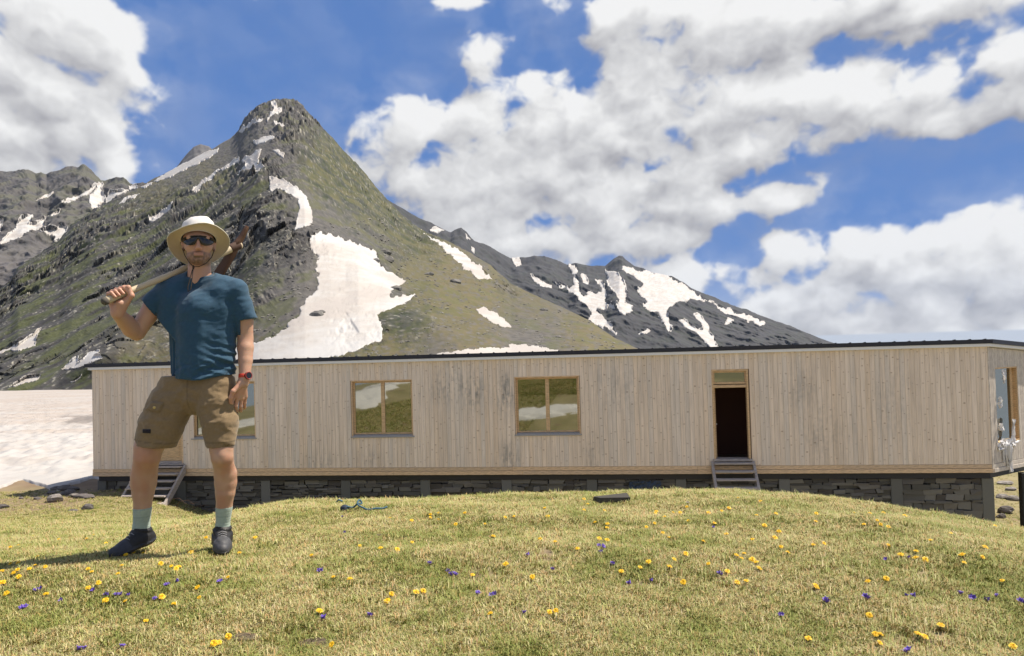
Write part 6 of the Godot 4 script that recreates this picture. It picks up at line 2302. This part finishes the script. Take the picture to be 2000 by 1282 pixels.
func yellow_head(s: int) -> ArrayMesh:
	var r := RandomNumberGenerator.new()
	r.seed = s
	var st := SurfaceTool.new()
	st.begin(Mesh.PRIMITIVE_TRIANGLES)
	st.set_smooth_group(-1)
	var tri := func(a: Vector3, b: Vector3, c: Vector3, col: Color):
		for p in [a, b, c]:
			st.set_color(col)
			st.add_vertex(p)
	for ring in 3:
		var n: int = [15, 12, 8][ring]
		for i in n:
			var a := TAU * (i + r.randf() * 0.5) / n
			var L: float = [0.0195, 0.0150, 0.0095][ring] * r.randf_range(0.85, 1.12)
			var d := Vector3(cos(a), 0, sin(a))
			var e: Vector3 = Vector3(-sin(a), 0, cos(a)) * [0.0036, 0.0030, 0.0024][ring]
			var y0: float = 0.002 * ring
			var y1: float = [0.003, 0.006, 0.009][ring] + r.randf_range(-0.002, 0.002)
			var col := Color(0.84, 0.58, 0.015).lerp(Color(0.84, 0.50, 0.010), r.randf())
			var q0 := d * 0.002 + Vector3(0, y0, 0)
			var q1 := d * L * 0.7 + e + Vector3(0, y1, 0)
			var q2 := d * L * 0.7 - e + Vector3(0, y1, 0)
			var q3 := d * L + Vector3(0, y1 - 0.001, 0)
			tri.call(q0, q1, q2, col)
			tri.call(q1, q3, q2, col)
	# green cup and stalk
	var g := Color(0.10, 0.12, 0.03)
	for i in 6:
		var a := TAU * i / 6.0
		var b := TAU * (i + 1) / 6.0
		var top0 := Vector3(cos(a), 0, sin(a)) * 0.006 + Vector3(0, 0.001, 0)
		var top1 := Vector3(cos(b), 0, sin(b)) * 0.006 + Vector3(0, 0.001, 0)
		var low0 := Vector3(cos(a), 0, sin(a)) * 0.003 - Vector3(0, 0.011, 0)
		var low1 := Vector3(cos(b), 0, sin(b)) * 0.003 - Vector3(0, 0.011, 0)
		tri.call(top0, top1, low0, g)
		tri.call(top1, low1, low0, g)
		var f0 := Vector3(cos(a), 0, sin(a)) * 0.0016 + Vector3(0.004, -0.075, 0.003)
		var f1 := Vector3(cos(b), 0, sin(b)) * 0.0016 + Vector3(0.004, -0.075, 0.003)
		tri.call(low0, low1, f0, Color(0.13, 0.10, 0.035))
		tri.call(low1, f1, f0, Color(0.13, 0.10, 0.035))
	st.generate_normals()
	return st.commit()

func violet_head(s: int) -> ArrayMesh:
	# two or three five-pointed bells on one short stalk
	var r := RandomNumberGenerator.new()
	r.seed = s
	var st := SurfaceTool.new()
	st.begin(Mesh.PRIMITIVE_TRIANGLES)
	st.set_smooth_group(-1)
	for bell in 2 + s % 2:
		var c := Vector3(r.randf_range(-0.010, 0.010), r.randf_range(-0.006, 0.006), r.randf_range(-0.010, 0.010))
		var ax := Vector3(r.randf_range(-0.5, 0.5), 1.0, r.randf_range(-0.2, 0.7)).normalized()
		var u := ax.cross(Vector3(0.3, 0.1, 1)).normalized()
		var w := ax.cross(u)
		for i in 5:
			var a := TAU * i / 5.0
			var col := Color(0.10, 0.055, 0.34).lerp(Color(0.17, 0.10, 0.50), r.randf())
			var d := u * cos(a) + w * sin(a)
			var e := (u * -sin(a) + w * cos(a)) * 0.0058
			var base := c - ax * 0.016
			var m := c + d * 0.0085
			var tip := c + d * 0.0165 + ax * 0.003
			for p in [base, m - e, m + e, m - e, tip, m + e]:
				st.set_color(col)
				st.add_vertex(p)
	for i in 4:
		var a := TAU * i / 4.0
		var b := TAU * (i + 1) / 4.0
		for p in [Vector3(cos(a), 0, sin(a)) * 0.0016, Vector3(cos(b), 0, sin(b)) * 0.0016, Vector3(cos(a), 0, sin(a)) * 0.0014 - Vector3(0, 0.06, 0)]:
			st.set_color(Color(0.06, 0.08, 0.03))
			st.add_vertex(p - Vector3(0, 0.014, 0))
	st.generate_normals()
	return st.commit()

func zone(x: float, y: float) -> String:
	var below := "at the far right, before the bay window"
	for q in [[150, "at the far left, beside the man's shadow"], [330, "before the man's shoe on the left"], [540, "before and right of the man's right-hand shoe"], [760, "before the window left of the middle"], [960, "before the boards between the two windows"], [1150, "before the window right of the middle"], [1350, "before the boards left of the doorway"], [1520, "before the wooden door steps"], [1760, "before the plain boards right of the doorway"]]:
		if x < q[0]:
			below = q[1]
			break
	if y > 1200:
		return "at the bottom picture edge, " + below
	if y > 1120:
		return "in the near grass, " + below
	if y > 1050:
		return "half way up the meadow, " + below
	return "near the meadow's brow, " + below

func build_flowers():
	var ym: Array[ArrayMesh] = []
	var vm: Array[ArrayMesh] = []
	for k in 5:
		ym.append(yellow_head(k + 1))
		vm.append(violet_head(k + 11))
	M.petal = tinted(0.6)
	M.petal.backlight_enabled = true
	M.petal.backlight = Color(0.4, 0.4, 0.4)
	var r := RandomNumberGenerator.new()
	r.seed = 77
	for i in range(0, YELLOW.size(), 2):
		var p := on_ground(YELLOW[i], YELLOW[i + 1])
		var o := put("yellow_flower", ym[r.randi() % 5], M.petal, self, p + Vector3(0, 0.026, 0))
		o.basis = Basis.from_euler(Vector3(r.randf_range(0.0, 0.75), r.randf() * 0.8 - 0.4, r.randf_range(-0.4, 0.4))).scaled(Vector3.ONE * r.randf_range(0.54, 0.86))
		tag(o, "yellow flower " + zone(YELLOW[i], YELLOW[i + 1]), "flower", "yellow flowers " + zone(YELLOW[i], YELLOW[i + 1]))
	for i in range(0, VIOLET.size(), 2):
		var p := on_ground(VIOLET[i], VIOLET[i + 1])
		var o := put("violet_flower", vm[r.randi() % 5], M.petal, self, p + Vector3(0, 0.027, 0))
		o.basis = Basis.from_euler(Vector3(r.randf_range(-0.1, 0.5), r.randf() * TAU, 0.0)).scaled(Vector3.ONE * r.randf_range(0.52, 0.85))
		tag(o, "violet-blue flower " + zone(VIOLET[i], VIOLET[i + 1]), "flower", "violet flowers " + zone(VIOLET[i], VIOLET[i + 1]))

func tuft(s: int, blades: int, spread: float, tall: float) -> ArrayMesh:
	var r := RandomNumberGenerator.new()
	r.seed = s
	var P := PackedVector3Array()
	var N := PackedVector3Array()
	var C := PackedColorArray()
	var I := PackedInt32Array()
	for b in blades:
		var a := r.randf() * TAU
		var base := Vector3(r.randf_range(-1, 1), 0, r.randf_range(-1, 1)) * spread
		var out := Vector3(cos(a), 0, sin(a))
		var h := tall * r.randf_range(0.45, 1.1)
		var lean := h * r.randf_range(0.25, 1.25)
		var e := Vector3(-sin(a), 0, cos(a)) * r.randf_range(0.0008, 0.0015)
		var pts := [base - Vector3(0, 0.01, 0), base + out * lean * 0.35 + Vector3(0, h * 0.65, 0), base + out * lean + Vector3(0, h * r.randf_range(0.55, 1.0), 0)]
		var col := Color(1, 1, 1)
		var k := r.randf()
		if k < 0.40:
			col = Color(0.58, 0.70, 0.42)   # green among the straw
		elif k < 0.55:
			col = Color(0.80, 0.60, 0.48)
		col *= r.randf_range(0.75, 1.2)
		var i0 := P.size()
		var n := (out * -h + Vector3(0, 1, 0) * lean).normalized()
		n = (n + Vector3(0, 0.8, 0)).normalized()
		for p in [pts[0] - e, pts[0] + e, pts[1] - e, pts[1] + e, pts[2]]:
			P.append(p)
			N.append(n)
			C.append(col)
		I.append_array([i0, i0 + 2, i0 + 1, i0 + 1, i0 + 2, i0 + 3, i0 + 2, i0 + 4, i0 + 3])
	return arrays(P, N, C, I)

func build_grass():
	var g := tinted(0.8)
	g.backlight_enabled = true
	g.backlight = Color(0.30, 0.30, 0.18)
	var r := RandomNumberGenerator.new()
	r.seed = 99
	for kind in 4:
		var mesh := tuft(40 + kind, 20, 0.026, [0.028, 0.038, 0.024, 0.033][kind])
		var buf := PackedFloat32Array()
		var n := 0
		var total := 72000
		buf.resize(total * 16)
		while n < total:
			var d := 0.0
			var b := 0.0
			if r.randf() < 0.80:
				var t := r.randf()
				d = pow(pow(2.0, 0.8) + t * (pow(10.5, 0.8) - pow(2.0, 0.8)), 1.25)
				b = r.randf_range(-0.80, 0.80)
			else:
				d = r.randf_range(9.0, 24.0)
				b = r.randf_range(-0.80, -0.12) if r.randf() < 0.85 else r.randf_range(0.5, 0.8)
				if b > 0.62 and r.randf() < 0.5:
					d = r.randf_range(18.0, 40.0)
			var x := b * d
			var z := -d
			var bare := earth(x, z)
			if r.randf() < bare * 0.93:
				continue
			var y := rough_height(x, z)
			var s := r.randf_range(0.7, 1.15) * lerpf(0.85, 1.75, smoothstep(2.5, 14.0, d))
			if r.randf() < 0.05:
				s *= 1.5
			var a := r.randf() * TAU
			var ca := cos(a) * s
			var sa := sin(a) * s
			# straw and green in patches
			var w := 0.7 * n_mid.get_noise_2d(x * 9.0, z * 9.0) + 0.5 * n_fine.get_noise_2d(x * 4.0, z * 4.0) + r.randf_range(-0.5, 0.5)
			var straw := Color(0.55, 0.485, 0.235).lerp(Color(0.53, 0.45, 0.27), r.randf())
			var green := Color(0.295, 0.31, 0.088)
			var c := straw.lerp(green, smoothstep(-0.32, 0.52, w))
			var k := n * 16
			buf[k] = ca; buf[k + 1] = 0.0; buf[k + 2] = sa; buf[k + 3] = x
			buf[k + 4] = 0.0; buf[k + 5] = s; buf[k + 6] = 0.0; buf[k + 7] = y
			buf[k + 8] = -sa; buf[k + 9] = 0.0; buf[k + 10] = ca; buf[k + 11] = z
			buf[k + 12] = c.r; buf[k + 13] = c.g; buf[k + 14] = c.b; buf[k + 15] = 1.0
			n += 1
		strew("meadow_grass", mesh, buf, n, g)
